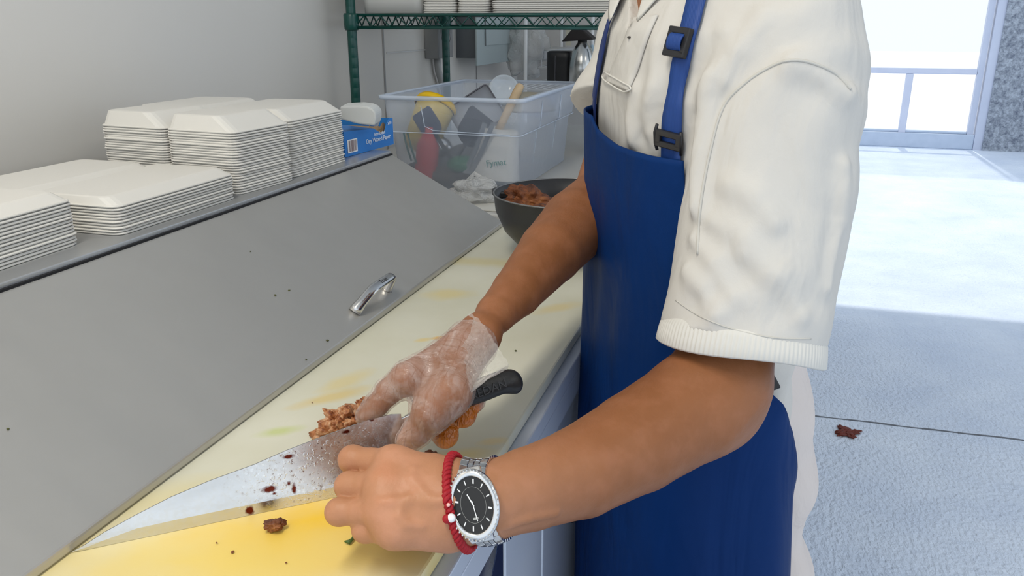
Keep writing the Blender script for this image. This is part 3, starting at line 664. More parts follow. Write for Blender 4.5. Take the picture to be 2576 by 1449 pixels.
# red bag and black appliance beside the tub
crumple('red_food_bag', (-.315,1.80,.972), .075, mat('dark_red_sauce_bag', (.22,.012,.006), .12, coat=.6), 'glossy plastic bag of dark red marinade on the table beside the tub', 'bag of sauce', (.75,.75,.95), .16, 2.4, 5)
bm = BM(); box(bm, (-.44,2.30,.9), (-.20,2.55,1.072)); put(mk('blue_crate', bm, noisy('blue_crate_plastic', (.01,.05,.22), (.015,.08,.3), 12, .4), None, bevel=.01), 'dark blue crate behind the tub, seen beside the shirt sleeve', 'crate')
ap = empty('black_appliance', (-.43,2.42,1.072), 'black countertop appliance on the blue crate behind the tub corner', 'appliance')
bm = BM(); box(bm, (-.46,2.32,1.073), (-.22,2.53,1.112)); mk('body', bm, M['black'], ap, bevel=.012)
bm = BM(); box(bm, (-.455,2.315,1.098), (-.26,2.322,1.104)); mk('front_slot', bm, mat('dark_grey_slot', (.08,.08,.09), .3), ap)

# ================================================================== GREEN WIRE SHELVING
PXL, PXR, PY0, PY1 = -1.052, -.255, 2.0, 2.66
sh = empty('wire_shelving', ((PXL+PXR)/2,(PY0+PY1)/2,.90), 'dark green wire shelving unit with round posts standing at the far wall end', 'shelving unit')
for x in (PXL,PXR):
    for y in (PY0,PY1):
        bm = BM(); prof = [(0,0),(.0125,0)]
        z = .02
        while z < .72: prof += [(.0125,z),(.0123,z+.0010),(.0125,z+.0020)]; z += .0254
        prof += [(.0125,.74),(0,.742)]; lathe(bm, prof, (x,y,.9), 24); p_ = mk('post', bm, M['green'], sh, True)
        bm = BM(); lathe(bm, [(.0125,-.012),(.0165,-.012),(.0185,-.008),(.0195,.004),(.0195,.026),(.0175,.030),(.0125,.030)], (x,y,1.256), 24); mk('collar', bm, M['green'], p_, True)
def rail(p0, p1, zt=1.282, zb=1.251):
    p0, p1 = V(p0), V(p1); bm = BM(); d = (p1-p0).normalized(); L_ = (p1-p0).length
    tube(bm, [p0+V((0,0,zt)), p1+V((0,0,zt))], .0036, 10); tube(bm, [p0+V((0,0,zb)), p1+V((0,0,zb))], .0040, 10)
    k = int(L_/.0235); pts = []
    for i in range(k+1):
        q = p0+d*(L_*i/k); pts.append(q+V((0,0,(zt-.003) if i % 2 else (zb+.003))))
    tube(bm, pts, .0021, 6); return mk('shelf_rail', bm, M['green'], sh, True)
rail((PXL+.012,PY0,0),(PXR-.012,PY0,0)); rail((PXL+.012,PY1,0),(PXR-.012,PY1,0)); rail((PXL,PY0+.012,0),(PXL,PY1-.012,0)); rail((PXR,PY0+.012,0),(PXR,PY1-.012,0))
bm = BM()
for i in range(25): y = PY0+.01+(PY1-PY0-.02)*i/24; tube(bm, [(PXL,y,1.2845),(PXR,y,1.2845)], .0014, 5)
for x in (-.85,-.65,-.45): tube(bm, [(x,PY0,1.2815),(x,PY1,1.2815)], .0022, 5)
mk('shelf_wires', bm, M['green'], sh, True)
ZS = 1.2865
bm = BM(); vv = rrect(-1.03,-.865,2.02,2.44,ZS,.02); vt = rrect(-1.035,-.862,2.02,2.44,ZS+.11,.03); loft(bm, [vv, rrect(-1.032,-.862,2.016,2.44,ZS+.05,.025), vt], True, True)
for v_ in bm.verts: v_.co += V((.003*noise.noise(v_.co*40), .003*noise.noise(v_.co*37+V((3,0,0))), 0))
put(mk('wrapped_container_pack', bm, noisy('milky_wrap', (.66,.655,.62), (.60,.59,.56), 12, .3), None, True), 'milky plastic wrapped pack on the green shelf beside the left post', 'pack')
def sstack(x1, w, n_, what, grp, seed, pitch):
    me = clam(w, .2, .006, pitch*.62, False)
    for i in range(n_):
        k = n_-1-i; o = bpy.data.objects.new('foam_clamshell', me); C.objects.link(o); rnd = random.Random(seed*50+i)
        o.location = (x1+rnd.uniform(-.001,.001), 2.115+rnd.uniform(-.001,.001), ZS+i*pitch)
        tag(o, ('white foam clamshell, topmost of ' if k == 0 else 'white foam clamshell, %s from the top of ' % ORD[k])+what, 'takeout container', grp)
sstack(-.770, .088, 16, 'the left green shelf stack', 'foam clamshells in the left shelf stack', 1, .0040)
sstack(-.683, .082, 16, 'the middle green shelf stack', 'foam clamshells in the middle shelf stack', 2, .0040)
sstack(-.360, .315, 14, 'the wide right green shelf stack', 'foam clamshells in the wide shelf stack', 3, .0050)

# ================================================================== WALL BOXES
M['panelgrey'] = noisy('grey_green_enamel', (.36,.42,.42), (.40,.46,.46), 3, .4)
M['panelside'] = noisy('dark_grey_enamel', (.09,.10,.11), (.12,.13,.14), 6, .5)
ep = empty('electrical_panel', (XW,3.15,1.12), 'grey electrical breaker panel with a flat door, on the wall above the tub', 'electrical panel')
bm = BM(); box(bm, (XW,2.96,1.135), (XW+.085,3.42,1.95)); mk('cabinet', bm, M['panelside'], ep)
bm = BM(); box(bm, (XW+.085,2.935,1.108), (XW+.092,3.50,1.96)); mk('cover', bm, M['panelgrey'], ep, bevel=.002)
bm = BM(); box(bm, (XW+.092,3.02,1.178), (XW+.0955,3.46,1.93)); mk('door', bm, noisy('grey_door_enamel', (.38,.44,.445), (.42,.48,.48), 3, .38), ep, bevel=.001)
bm = BM(); box(bm, (XW+.0955,3.0185,1.178), (XW+.0975,3.0215,1.93)); mk('hinge_line', bm, M['panelside'], ep)
jb = empty('meter_box', (XW,2.72,1.15), 'small grey electrical box with a conduit, left of the breaker panel', 'electrical box')
bm = BM(); box(bm, (XW,2.66,1.145), (XW+.05,2.80,1.60)); mk('body', bm, noisy('mid_grey_enamel', (.22,.22,.22), (.26,.26,.25), 5, .5), jb, bevel=.003)
for r_ in (.012,.024,.036,.048):
    bm = BM(); tube(bm, [(XW+.0505,2.735+r_*math.cos(a),1.235+r_*math.sin(a)) for a in [2*PI*k/32 for k in range(32)]], .0012, 5, closed=True); mk('knockout_ring', bm, mat('ring_grey_%d' % int(r_*1000), (.17,.17,.17), .5), jb, True)
bm = BM(); tube(bm, [(XW+.02,2.72,1.145),(XW+.02,2.73,1.10),(XW+.02,2.78,1.03),(XW+.02,2.79,.90),(XW+.02,2.79,.2)], .012, 12); mk('conduit', bm, mat('conduit_grey', (.38,.38,.37), .4), jb, True)

# ================================================================== WHITE RACK AT THE BACK WALL
rk = empty('white_wire_rack', (-.75,3.4,0), 'white coated wire rack with a basket against the back wall', 'rack')
rx0, rx1, ry0, ry1 = -.955, -.60, 3.28, 3.62
rack_posts = ((-.945,3.25),(-.680,3.27),(-.90,3.66),(-.58,3.66))
for x, y in rack_posts:
    bm = BM(); tube(bm, [(x,y,0),(x,y,1.32)], .0075, 12); mk('post', bm, M['whitewire'], rk, True)
def wires(z, y0, y1, x0, x1, nx, r=.0025):
    bm = BM()
    for i in range(nx+1): x = x0+(x1-x0)*i/nx; tube(bm, [(x,y0,z),(x,y1,z)], r*.7, 6)
    for y in (y0,(y0+y1)/2,y1): tube(bm, [(x0,y,z-.003),(x1,y,z-.003)], r*1.2, 6)
    return bm
mk('shelf', wires(1.020,3.07,3.66,-.945,-.46,16), M['whitewire'], rk, True)
bm = wires(1.085,3.36,3.62,-.93,-.40,20); 
for i in range(24): x = -.93+.53*i/23; tube(bm, [(x,3.36,1.085),(x,3.355,1.155)], .0016, 5)
tube(bm, [(-.93,3.355,1.155),(-.40,3.355,1.155)], .003, 6); tube(bm, [(-.93,3.62,1.155),(-.40,3.62,1.155)], .003, 6); mk('basket', bm, M['whitewire'], rk, True)
bm = BM(); hexa(bm, [(-.90,3.345,1.115),(-.56,3.34,1.14),(-.56,3.6,1.14),(-.90,3.6,1.115),(-.90,3.345,1.150),(-.56,3.34,1.185),(-.56,3.6,1.185),(-.90,3.6,1.150)]); put(mk('grey_tray', bm, noisy('light_grey_plastic', (.50,.52,.55), (.56,.58,.6), 6, .4), None, bevel=.006), 'light grey plastic tray tilted in the white wire basket', 'tray')
crumple('clear_bag_bundle', (-.975,3.36,1.165), .095, M['bag'], 'bundle of clear plastic bags hanging on the white rack post', 'plastic bag', (.85,.6,1.15), .45, 2.4, 9)
# black cylinder speaker
sp = empty('black_canister', (-.785,3.20,1.04), 'black rounded box shaped canister on the white rack', 'canister')
bm = BM(); loft(bm, [rrect(-.838,-.738,3.16,3.24,z,r_) for z, r_ in ((1.035,.02),(1.04,.024),(1.13,.024),(1.150,.022))]+[rrect(-.832,-.744,3.166,3.234,1.156,.02)]); mk('body', bm, M['black'], sp, True)
bm = BM(); box(bm, (-.80,3.155,1.04), (-.797,3.161,1.14)); mk('seam', bm, mat('grey_seam', (.08,.08,.09), .3), sp)
# steel thermos carafe with black lid
th_ = empty('steel_carafe', (-.695,3.12,1.02), 'brushed steel vacuum carafe with a narrow neck on the white rack', 'carafe')
bm = BM(); lathe(bm, [(0,0),(.046,0),(.050,.006),(.050,.070),(.047,.10),(.038,.130),(.026,.152),(.018,.163),(.017,.180),(0,.182)], (-.690,3.14,1.025), 40); mk('body', bm, steel('carafe_steel', (.62,.62,.60), .22, (1,1,40), .05, 6), th_, True)
bm = BM(); tube(bm, [(-.650,3.12,1.18),(-.628,3.11,1.14),(-.622,3.11,1.08),(-.632,3.11,1.035)], .0055, 10); mk('handle', bm, mat('pale_blue_handle', (.55,.72,.85), .3), th_, True)
bm = BM(); hexa(bm, [(-.765,3.11,1.192),(-.64,3.10,1.200),(-.64,3.19,1.200),(-.765,3.20,1.192),(-.714,3.11,1.250),(-.700,3.11,1.250),(-.700,3.17,1.250),(-.714,3.17,1.250)]); mk('lid', bm, mat('black_matt_lid', (.016,.012,.012), .6), th_, bevel=.005)
# yellow tape roll, dark wedge, paper
bm = BM(); lathe(bm, [(.010,-.02),(.030,-.02),(.031,-.018),(.031,.018),(.030,.02),(.010,.02),(.010,-.02)], n=32); bm.transform(Matrix.Rotation(PI/2,4,'X')); o = mk('tape_roll', bm, mat('yellow_green_tape', (.62,.66,.05), .4), None, True); o.location = (-.640,3.40,1.222); put(o, 'yellow green roll of tape standing on the white rack behind the carafe', 'tape roll')
bm = BM(); hexa(bm, [(-.612,3.40,1.165),(-.595,3.40,1.165),(-.595,3.43,1.165),(-.612,3.43,1.165),(-.628,3.40,1.29),(-.618,3.40,1.28),(-.618,3.43,1.28),(-.628,3.43,1.29)]); put(mk('dark_paddle', bm, mat('dark_grey_paddle', (.06,.06,.06), .5), None, bevel=.003), 'dark grey paddle leaning beside the yellow tape roll', 'paddle')
bm = BM(); loft(bm, [[(-.805+.01*i,3.42,1.17+.0*i),(-.80+.01*i,3.425,1.17)] for i in range(1)]+[[(-.82,3.42,1.245),(-.812,3.425,1.245)],[(-.80,3.42,1.235),(-.792,3.425,1.235)]], False, False); box(bm, (-.822,3.42,1.17), (-.80,3.426,1.245)); put(mk('paper_packet', bm, mat('cream_paper', (.55,.52,.42), .6), None), 'cream paper packet standing on the grey tray left of the carafe lid', 'packet')
bm = BM(); bmesh.ops.create_uvsphere(bm, u_segments=24, v_segments=14, radius=.04); bm.transform(Matrix.Diagonal((1,1,.7,1))); o = mk('white_tub_lid', bm, mat('white_plastic', (.7,.72,.75), .4), None, True); o.location = (-.64,3.50,1.185); put(o, 'white rounded container behind the carafe in the basket', 'container')

# red brown debris on the floor
M['debris'] = noisy('red_brown_debris', (.20,.03,.015), (.10,.02,.012), 60, .7)
c_ = onz(2132,1087,.004)
for i in range(7):
    a = i*1.7; lump('floor_scrap', (c_[0]+.028*math.cos(a)*(.4+.09*i), c_[1]+.028*math.sin(a)*(.4+.09*i), .005), .017, (1.2,.7,.25), M['debris'], 'red-brown food scrap on the concrete, ' + ('the central one of the small heap','the second of the small heap by the floor joint','an outer one of the small heap','a curled one of the small heap','a flat one of the small heap','a dark one of the small heap','the outermost one of the small heap')[i], i*2.3+40, (0,0,a), .6, 'red-brown scraps in the heap on the floor', 'food scrap')

# ================================================================== KNIFE
KA = onz(183, 1390, .9003); KB = onz(860, 1247, .9003)
Kd = KB-KA; Kd[2] = 0; Kd /= np.linalg.norm(Kd)
Kn0 = np.cross(Kd, [0,0,1.]); BETA = math.radians(17)
Ku = np.array([0,0,1.])*math.cos(BETA)-Kn0*math.sin(BETA); Kn = np.cross(Kd, Ku)
def K(s, h, o=0.): return KA+Kd*s+Ku*h+Kn*o
def kpt(x, y, o=0.):
    """point on the plane parallel to the blade, o metres nearer the viewer"""
    r = ray(x, y); P0 = KA+Kn*o; t = ((P0-CAM)@Kn)/(r@Kn); return CAM+r*t
def ksh(x, y): p = kpt(x, y)-KA; return float(p@Kd), float(p@Ku)
m = M['knife']; n = N(m); v = n.coord()
def kblob(x, y, size, rot, warp, ns, hard): p = kpt(x, y); return n.blob(tuple(map(float, p)), size, rot, warp, ns, hard)
a_ang = math.atan2(Kd[1], Kd[0])
fine = n.noise(v, 260, 5, .7)
c_ = n.mix(n.gray(n.noise(n.coord(scale=(1,1,3)), 14, 5), .35, .7), (.74,.735,.72), (.62,.615,.60))
zone = kblob(775, 1165, (.045,.02,.033), a_ang, .5, 30, .6)
spots = n.math('MULTIPLY', n.gray(fine, .60, .66), zone); c_ = n.mix(spots, c_, (.16,.06,.03))
wet = n.math('MULTIPLY', n.gray(n.noise(v, 420, 3), .60, .66), zone); c_ = n.mix(n.math('MULTIPLY', wet, .5), c_, (.95,.95,.93))
for x, y, sz in ((725,1147,(.0045,.004,.0016)),(678,1229,(.0055,.004,.0024)),(740,1232,(.0018,.002,.0050)),(727,1215,(.0016,.002,.002)),(628,1285,(.0028,.003,.004)),(690,1240,(.002,.002,.0012)),(870,1085,(.003,.003,.0015)),(935,1055,(.0022,.002,.0015))):
    c_ = n.mix(kblob(x, y, sz, a_ang, .5, 300, .3), c_, (.13,.022,.012))
n.col(c_); n.rough(n.math('ADD', n.gray(zone, 0, 1, .20, .30), n.gray(fine, .4, .6, -.03, .05))); n.bump(n.math('MULTIPLY', n.gray(n.noise(v, 300, 2, .5), .60, .68), zone), .22, .0006)
kn = empty('chef_knife', tuple(K(.1,0)), 'large chef knife with wet steel blade and black grip in the gloved hand', 'knife')
top = [ksh(*p) for p in ((215,1372),(260,1340),(340,1296),(430,1250),(530,1208),(640,1168),(720,1133),(800,1102),(870,1076),(930,1055),(985,1042),(1008,1041))]
bm = BM(); rings = [[K(-.001,.0005,o_) for o_ in (.0003,.0003,.0002,-.0002,-.0003,-.0003)]]
for s_, h_ in top:
    zb = 0.; hh_ = max(h_, zb+.004); sh_ = min(.0085, hh_*.45)
    rings.append([K(s_,hh_,.0011), K(s_,zb+sh_,.0010), K(s_,zb,.00012), K(s_,zb,-.00012), K(s_,zb+sh_,-.0010), K(s_,hh_,-.0011)])
loft(bm, rings); mk('blade', bm, M['knife'], kn)
s_e, h_e = top[-1]
bm = BM(); loft(bm, [[K(s_e+ds,h_e-dh0,w_), K(s_e+ds,h_e-dh1,w_), K(s_e+ds,h_e-dh1,-w_), K(s_e+ds,h_e-dh0,-w_)] for ds, dh0, dh1, w_ in ((-.003,.004,.030,.0008),(.002,.003,.028,.0012),(.008,.001,.026,.004),(.016,.000,.024,.006))]); mk('bolster', bm, M['silver'], kn, bevel=.0015)
# grip: outline taken from side profile (s, centre height, half height, half thickness)
gp = []
hl = [ksh(*p) for p in ((1060,1012),(1165,965),(1240,938),(1283,924),(1305,935),(1316,962))]; hb_ = [ksh(*p) for p in ((1085,1065),(1165,1028),(1235,1005),(1262,990),(1285,992),(1305,992))]
rings = []
for (s1, h1), (s0, h0), w_ in zip(hl, hb_, (.010,.012,.0125,.013,.012,.007)):
    cs, ch, = (s1+s0)/2, (h1+h0)/2; ds, dh = (s1-s0)/2, (h1-h0)/2
    rings.append([K(cs+ds*math.sin(a), ch+dh*math.sin(a), w_*math.cos(a)) for a in [2*PI*k/20 for k in range(20)]])
bm = BM(); loft(bm, rings); o = mk('grip', bm, M['blackhandle'], kn, True); subd(o, 2)
gx = kpt(1218, 985, .0128); gd = kpt(1265, 967, .0128)-kpt(1175, 1000, .0128)
text('lettering', 'OREDAN', .0105, frame(gx, gd, Kn), M['letter'], kn, .0006)

# chopped chicken behind the blade
mp = [(815,1078,.0125),(838,1052,.015),(868,1040,.017),(893,1032,.014),(915,1015,.012),(850,1075,.013),(880,1060,.015)]
for i, (x, y, r) in enumerate(mp):
    r *= .84; x += 10; p = onz(x, y+8, .9+r*.62); q = kpt(x, y, -.012)
    if (p-KA)@Kn > -.010: p = p-Kn0*((p-KA)@Kn+.010)
    lump('chopped_chicken', p, r, (1.15,.75,.72), M['meat'], 'chopped chicken piece behind the blade, '+('at the left end of the row','second from the left end','the tallest in the middle','next to the gloved index finger','the pointed one rising beside the glove','low against the blade, left','low against the blade, middle')[i], i*5.3+60, (.3*i,.5*math.sin(i),i*.9), .75, 'chopped chicken row behind the blade')
lump('chicken_bit', onz(689,1322,.9045), .0068, (1.1,.9,.6), M['chicken'], 'single browned chicken bit on the yellow stained board in front of the blade', 91, (0,0,.4), .5)

# ================================================================== PERSON
Ld = np.array([.5,-.866,0.]); nd = np.array([-.866,-.5,0.])
ZT = np.array([.25,.60,.80,.90,1.0,1.1,1.2,1.26,1.30,1.33,1.36])
TA = np.array([.160,.156,.148,.142,.143,.150,.158,.148,.118,.075,.055])
TB = np.array([.100,.100,.100,.098,.100,.106,.110,.102,.082,.062,.050])
TX = np.array([-.058,-.060,-.065,-.064,-.060,-.055,-.054,-.056,-.060,-.062,-.064])
TY = np.array([.905,.903,.900,.897,.890,.882,.876,.878,.880,.882,.884])
def tpar(z): return (np.interp(z, ZT, TX), np.interp(z, ZT, TY), np.interp(z, ZT, TA), np.interp(z, ZT, TB))
def torso_d(P, off=0., z0=-9, z1=9):
    x, y, a, b = tpar(P[..., 2]); a = a+off; b = b+off
    qx, qy = P[..., 0]-x, P[..., 1]-y; u = qx*Ld[0]+qy*Ld[1]; w = qx*nd[0]+qy*nd[1]
    e = 2.35; k = ((np.abs(u)/a)**e+(np.abs(w)/b)**e+1e-12)**(1/e); r = np.sqrt(u*u+w*w)+1e-9
    d = r*(k-1)/np.maximum(k, .05)*.86
    return np.maximum(np.maximum(d, P[..., 2]-z1), z0-P[..., 2])
def torso_pt(th, z, off=0.):
    x, y, a, b = tpar(z); a = a+off; b = b+off; e = 2.35
    cs, sn = math.cos(th), math.sin(th); k = (abs(sn)**e+abs(cs)**e)**(1/e)
    return np.array([x, y, z])+Ld*(a*sn/k)+nd*(b*cs/k)
def torso_hit(px, py, off=0.):
    r = ray(px, py); ts = np.linspace(.5, 1.4, 900); d = torso_d(CAM+ts[:, None]*r, off); i = np.argmax(d < 0)
    if d.min() > 0: i = int(np.argmin(d))
    P = CAM+ts[i]*r; x, y, a, b = tpar(P[2]); q = P-np.array([x, y, P[2]])
    return math.atan2((q@Ld)/(a+off), (q@nd)/(b+off)), P[2]

def A(x, y, t, r): return [*at(x, y, t), r]
wl = at(1222, 1264, .597)
armL = [A(1150,1268,.592,.0240), [*wl,.0268], A(1330,1230,.620,.0300), A(1460,1187,.652,.0350), A(1600,1112,.690,.0410), A(1735,1030,.725,.0455), A(1815,960,.742,.0430), A(1828,860,.750,.0420), A(1900,480,.765,.048), A(1975,150,.775,.052)]
bodyP = chain(armL, .02)+[cap(A(1820,1050,.755,0)[:3], A(1790,1010,.74,0)[:3], .024, .036, .03)]
# left hand: palm, five bent fingers, knuckles, veins
T_ = dict(i=A(985,1168,.602,.0115), m=A(962,1224,.590,.0118), r=A(962,1284,.584,.0112), p=A(990,1334,.582,.0105))
for q, (x, y, t, r) in dict(i=(1125,1215,.600,.0175), m=(1122,1250,.592,.0180), r=(1122,1290,.588,.0175), p=(1125,1322,.592,.0160)).items():
    bodyP.append(cap(A(x,y,t,r)[:3], T_[q][:3], r, T_[q][3]+.0012, .016))
PIPs = dict(i=A(886,1156,.620,.0097), m=A(878,1223,.606,.0097), r=A(852,1288,.598,.0090), p=A(918,1332,.596,.0086))
handP = []
for q, (dx, dy, dz) in dict(i=(.003,.022,-.020), m=(.004,.024,-.019), r=(.006,.025,-.017), p=(.006,.018,-.016)).items():
    a_, b_ = np.array(T_[q]), np.array(PIPs[q]); mid = (a_+b_)/2; mid[3] *= .93
    d1 = b_[:3]+[dx,dy,dz]; d2 = d1+[.012,.010,-.018]
    if q == 'p': d1 = b_[:3]+[.006,.022,-.014]; d2 = d1+[.014,.012,-.006]
    handP += chain([a_, mid, b_, [*d1, b_[3]*.90], [*d2, b_[3]*.78]], .0022, .002)
    handP.append(ell(b_[:3]+[.001,-.001,.001], (b_[3]*1.04,)*3, None, .003))
    bodyP.append(ell(a_[:3]+[.002,0,.001], (.0110,.0105,.0105), None, .010))
# thumb on the far side of the palm
th = [A(1090,1195,.612,.0150), A(1010,1185,.638,.0125), A(950,1190,.652,.0105), A(905,1200,.655,.0092)]
handP += chain(th, .008)
# right arm
BP0 = list(bodyP)+list(handP)
VEINS = [([(1165,1250),(1120,1258),(1075,1262),(1030,1256),(985,1262)],.0016), ([(1095,1262),(1060,1235),(1035,1205),(1040,1180)],.0013), ([(1030,1256),(1008,1275),(1005,1300),(1020,1318),(1060,1322)],.0014), ([(985,1262),(960,1262)],.0012), ([(1400,1290),(1330,1305),(1260,1325)],.0015)]
for pts, r_ in VEINS:
    cs_ = [sdf_hit(BP0, .012, x, y, .48, .75) for x, y in pts]
    bodyP += chain([[*(c_+ray(x, y)*.0004), r_] for c_, (x, y) in zip(cs_, pts)], .005)
armR = [A(1217,828,.745,.0150), A(1247,790,.765,.0185), A(1300,735,.800,.0245), A(1385,635,.865,.0340), A(1450,565,.925,.0400), A(1525,500,.985,.0400), A(1575,350,1.02,.043), A(1610,190,1.04,.048)]
bodyP += chain(armR, .02)
def KP(x, y, o_, r): return [*kpt(x, y, o_), r]
MR = dict(i=KP(1022,952,.004,.0125), m=KP(1068,950,-.004,.0125), r=KP(1110,935,-.008,.012), p=KP(1148,915,-.010,.011))
wr = A(1205,845,.740,.0150)
rightP = []
for q in MR: rightP.append(cap(wr[:3], MR[q][:3], .0125, MR[q][3], .014))
rightP += chain([A(1185,875,.726,.0145), KP(1130,990,.024,.0170), KP(1085,1035,.022,.0145)], .018)
fR = []
fR += chain([MR['i'], KP(978,985,-.004,.0108), KP(948,1020,-.008,.0094), KP(922,1046,-.009,.0080)], .006)
fR += chain([MR['m'], KP(1060,985,-.022,.0108), KP(1085,1055,-.020,.0098), KP(1122,1096,-.002,.0092)], .005)
fR += chain([MR['r'], KP(1110,975,-.026,.0106), KP(1135,1030,-.022,.0096), KP(1168,1046,-.004,.0088)], .005)
fR += chain([MR['p'], KP(1150,960,-.026,.0096), KP(1175,1005,-.022,.0086), KP(1195,1010,-.006,.0078)], .005)
fR += chain([KP(1130,990,.022,.0165), KP(1080,1045,.019,.0130), KP(1050,1085,.013,.0115), KP(1028,1108,.010,.0098)], .008)
# trunk, neck, head
bodyP.append(fun(lambda P: torso_d(P, -.016, .86, 1.30), (-.26,.66,.85), (.16,1.08,1.31), .03))
nk = np.array([-.062,.885,0.]); hc = np.array([-.105,.862,1.495])
bodyP += [cap(nk+[0,0,1.24], nk+[-.012,-.008,1.41], .060, .053, .04), ell(hc, (.092,.078,.115), None, .03), ell(hc+nd*.035+[0,0,-.055], (.058,.056,.055), None, .03),
          cap(hc+nd*.088+[0,0,.012], hc+nd*.106+[0,0,-.022], .007, .012, .012), ell(hc+nd*.092+[0,0,-.056], (.014,.018,.006), None, .008),
          ell(hc+Ld*.080+[0,0,-.005], (.012,.014,.030), None, .01), ell(hc-Ld*.080+[0,0,-.005], (.012,.014,.030), None, .01), ell(hc+nd*.078+[0,0,.028], (.03,.05,.010), None, .012)]
allP = bodyP+handP+rightP+fR
# knit the fingers to the palms with tight blends: fingers come last so that they stay apart
person = sdf_mesh('person', allP, .0019, .012, M['skin'])
tag(person, 'person in white polo shirt and blue bib apron chopping with a knife', 'person')
def part(o, par=None, label=None):
    attach(o, par or person)
    if label: o['label'] = label
    return o
# hair and eyes (above the picture)
hair = part(sdf_mesh('hair', [ell(hc+[0,0,.018]-nd*.012, (.100,.088,.112))], .004, .01, M['hair'], cuts=[lambda P: -(P[..., 2]-(hc[2]-.01)) + 0*P[..., 0], lambda P: ((P-hc)@nd)-.072-.5*(P[..., 2]-hc[2]-.05)]))
for s_ in (-1, 1):
    bm = BM(); bmesh.ops.create_uvsphere(bm, u_segments=16, v_segments=10, radius=.011); e_ = mk('eye', bm, M['white'], None, True); e_.location = tuple(hc+nd*.078+Ld*.030*s_+[0,0,.012]); part(e_)

# ---------------- shirt
def sdisp(P):
    x, y, z = P[..., 0], P[..., 1], P[..., 2]
    return .0022*np.sin(38*x+21*y-26*z+2.5*np.sin(17*z+9*x))*np.sin(19*y+11*z+1.3)+.0012*np.sin(95*x-60*z+3*np.sin(31*y+20*z))
SL0, SL1 = at(1965, 200, .772), at(1866, 842, .748); sax = (SL1-SL0)/np.linalg.norm(SL1-SL0)
sleeveL = chain([[*SL0,.0705], [*at(1930,480,.762),.0725], [*(SL1+sax*.05),.0720]], .016)
SR0, SR1 = at(1615, 160, 1.03), at(1545, 285, 1.0); srx = (SR1-SR0)/np.linalg.norm(SR1-SR0)
shirtP = [fun(lambda P: torso_d(P, 0., .80, 1.325), (-.26,.66,.79), (.18,1.09,1.33), .02)]+sleeveL+[
    cap(at(1985,55,.785), np.array([-.045,.865,1.285]), .056, .050, .03), cap(SR0+[0,0,.03], np.array([-.075,.91,1.285]), .054, .050, .03), cap(SR0, SR1+srx*.05, .054, .056, .02)]
neck_hole = lambda P: -(np.sqrt((P[..., 0]-nk[0])**2+(P[..., 1]-nk[1])**2)-.058+3*np.maximum(1.30-P[..., 2], 0))
vA, vB = torso_hit(1608, 0), torso_hit(1598, 40)
vo_ = torso_pt(vA[0], min(vA[1]+.03, 1.32), .0); vb_ = torso_pt(vB[0], vB[1], .0)
vcut = lambda P: -ev(cap(vo_, vb_, .046, .012), P)
cutL = lambda P: (P-SL1)@sax
inL = lambda P: -np.maximum(ev(cap(SL0+sax*.20, SL1+sax*.06, .058, .062), P), 0*P[..., 0]-9)
def cutR(P):
    near = ev(cap(SR0, SR1+srx*.12, .075, .075), P) < 0
    return np.where(near & ((P-SR1)@srx > -.03), (P-SR1)@srx-.004, -1.)
def cutLL(P):
    near = ev(cap(SL0, SL1+sax*.12, .085, .085), P) < 0
    return np.where(near & ((P-SL1)@sax > -.02), cutL(P), -1.)
FOLDS = [([(1835,90),(1800,230),(1775,380),(1762,540)],.0045), ([(1788,200),(1762,320),(1748,430),(1742,520)],.0035), ([(1920,40),(1860,130),(1830,200)],.004), ([(1600,230),(1590,300),(1600,360)],.003), ([(1660,120),(1648,220),(1640,330)],.003),
    ([(1745,600),(1800,660),(1840,740)],.0032), ([(1730,680),(1775,730),(1800,790)],.0030), ([(1800,560),(1870,600),(1930,680)],.0030), ([(1840,470),(1900,500),(1950,560)],.0028), ([(1990,160),(2060,190),(2125,235)],.0048), ([(2120,420),(2110,560),(2080,720)],.004), ([(1880,640),(1960,700),(2010,790)],.003)]
for pts, r_ in FOLDS:
    cs_ = [sdf_hit(shirtP[:6], .014, x, y, .5, 1.3) for x, y in pts]
    shirtP.append(chain([[*(c_+ray(x, y)*.001), r_] for c_, (x, y) in zip(cs_, pts)], .016)[0])
shirt = part(sdf_mesh('shirt', shirtP, .0026, .014, M['shirt'], cuts=[neck_hole, vcut, cutLL, cutR, inL], disp=sdisp))
shirt['label'] = 'white short sleeved polo shirt'
from mathutils.bvhtree import BVHTree
def bvh(o): return BVHTree.FromPolygons([v_.co.copy() for v_ in o.data.vertices], [tuple(p.vertices) for p in o.data.polygons])
BS = bvh(shirt)
def hit(px, py, off=0., T=None):
    r = V(tuple(ray(px, py))); h_ = (T or BS).ray_cast(V(tuple(CAM)), r, 3.)
    if h_[0] is None:
        th_, z_ = torso_hit(px, py); return V(tuple(torso_pt(th_, z_, off)))
    n_ = h_[1] if h_[1].dot(r) < 0 else -h_[1]
    return h_[0]+n_*off
def dens(pts, k=6):
    """smooth curve through 2D points (Catmull-Rom)"""
    out = []; P = [pts[0]]+list(pts)+[pts[-1]]
    for i in range(1, len(P)-2):
        p0, p1, p2, p3 = (np.array(P[j], float) for j in (i-1, i, i+1, i+2))
        for q in range(k):
            t = q/k; out.append(.5*((2*p1)+(-p0+p2)*t+(2*p0-5*p1+4*p2-p3)*t*t+(-p0+3*p1-3*p2+p3)*t**3))
    out.append(np.array(pts[-1], float)); return out
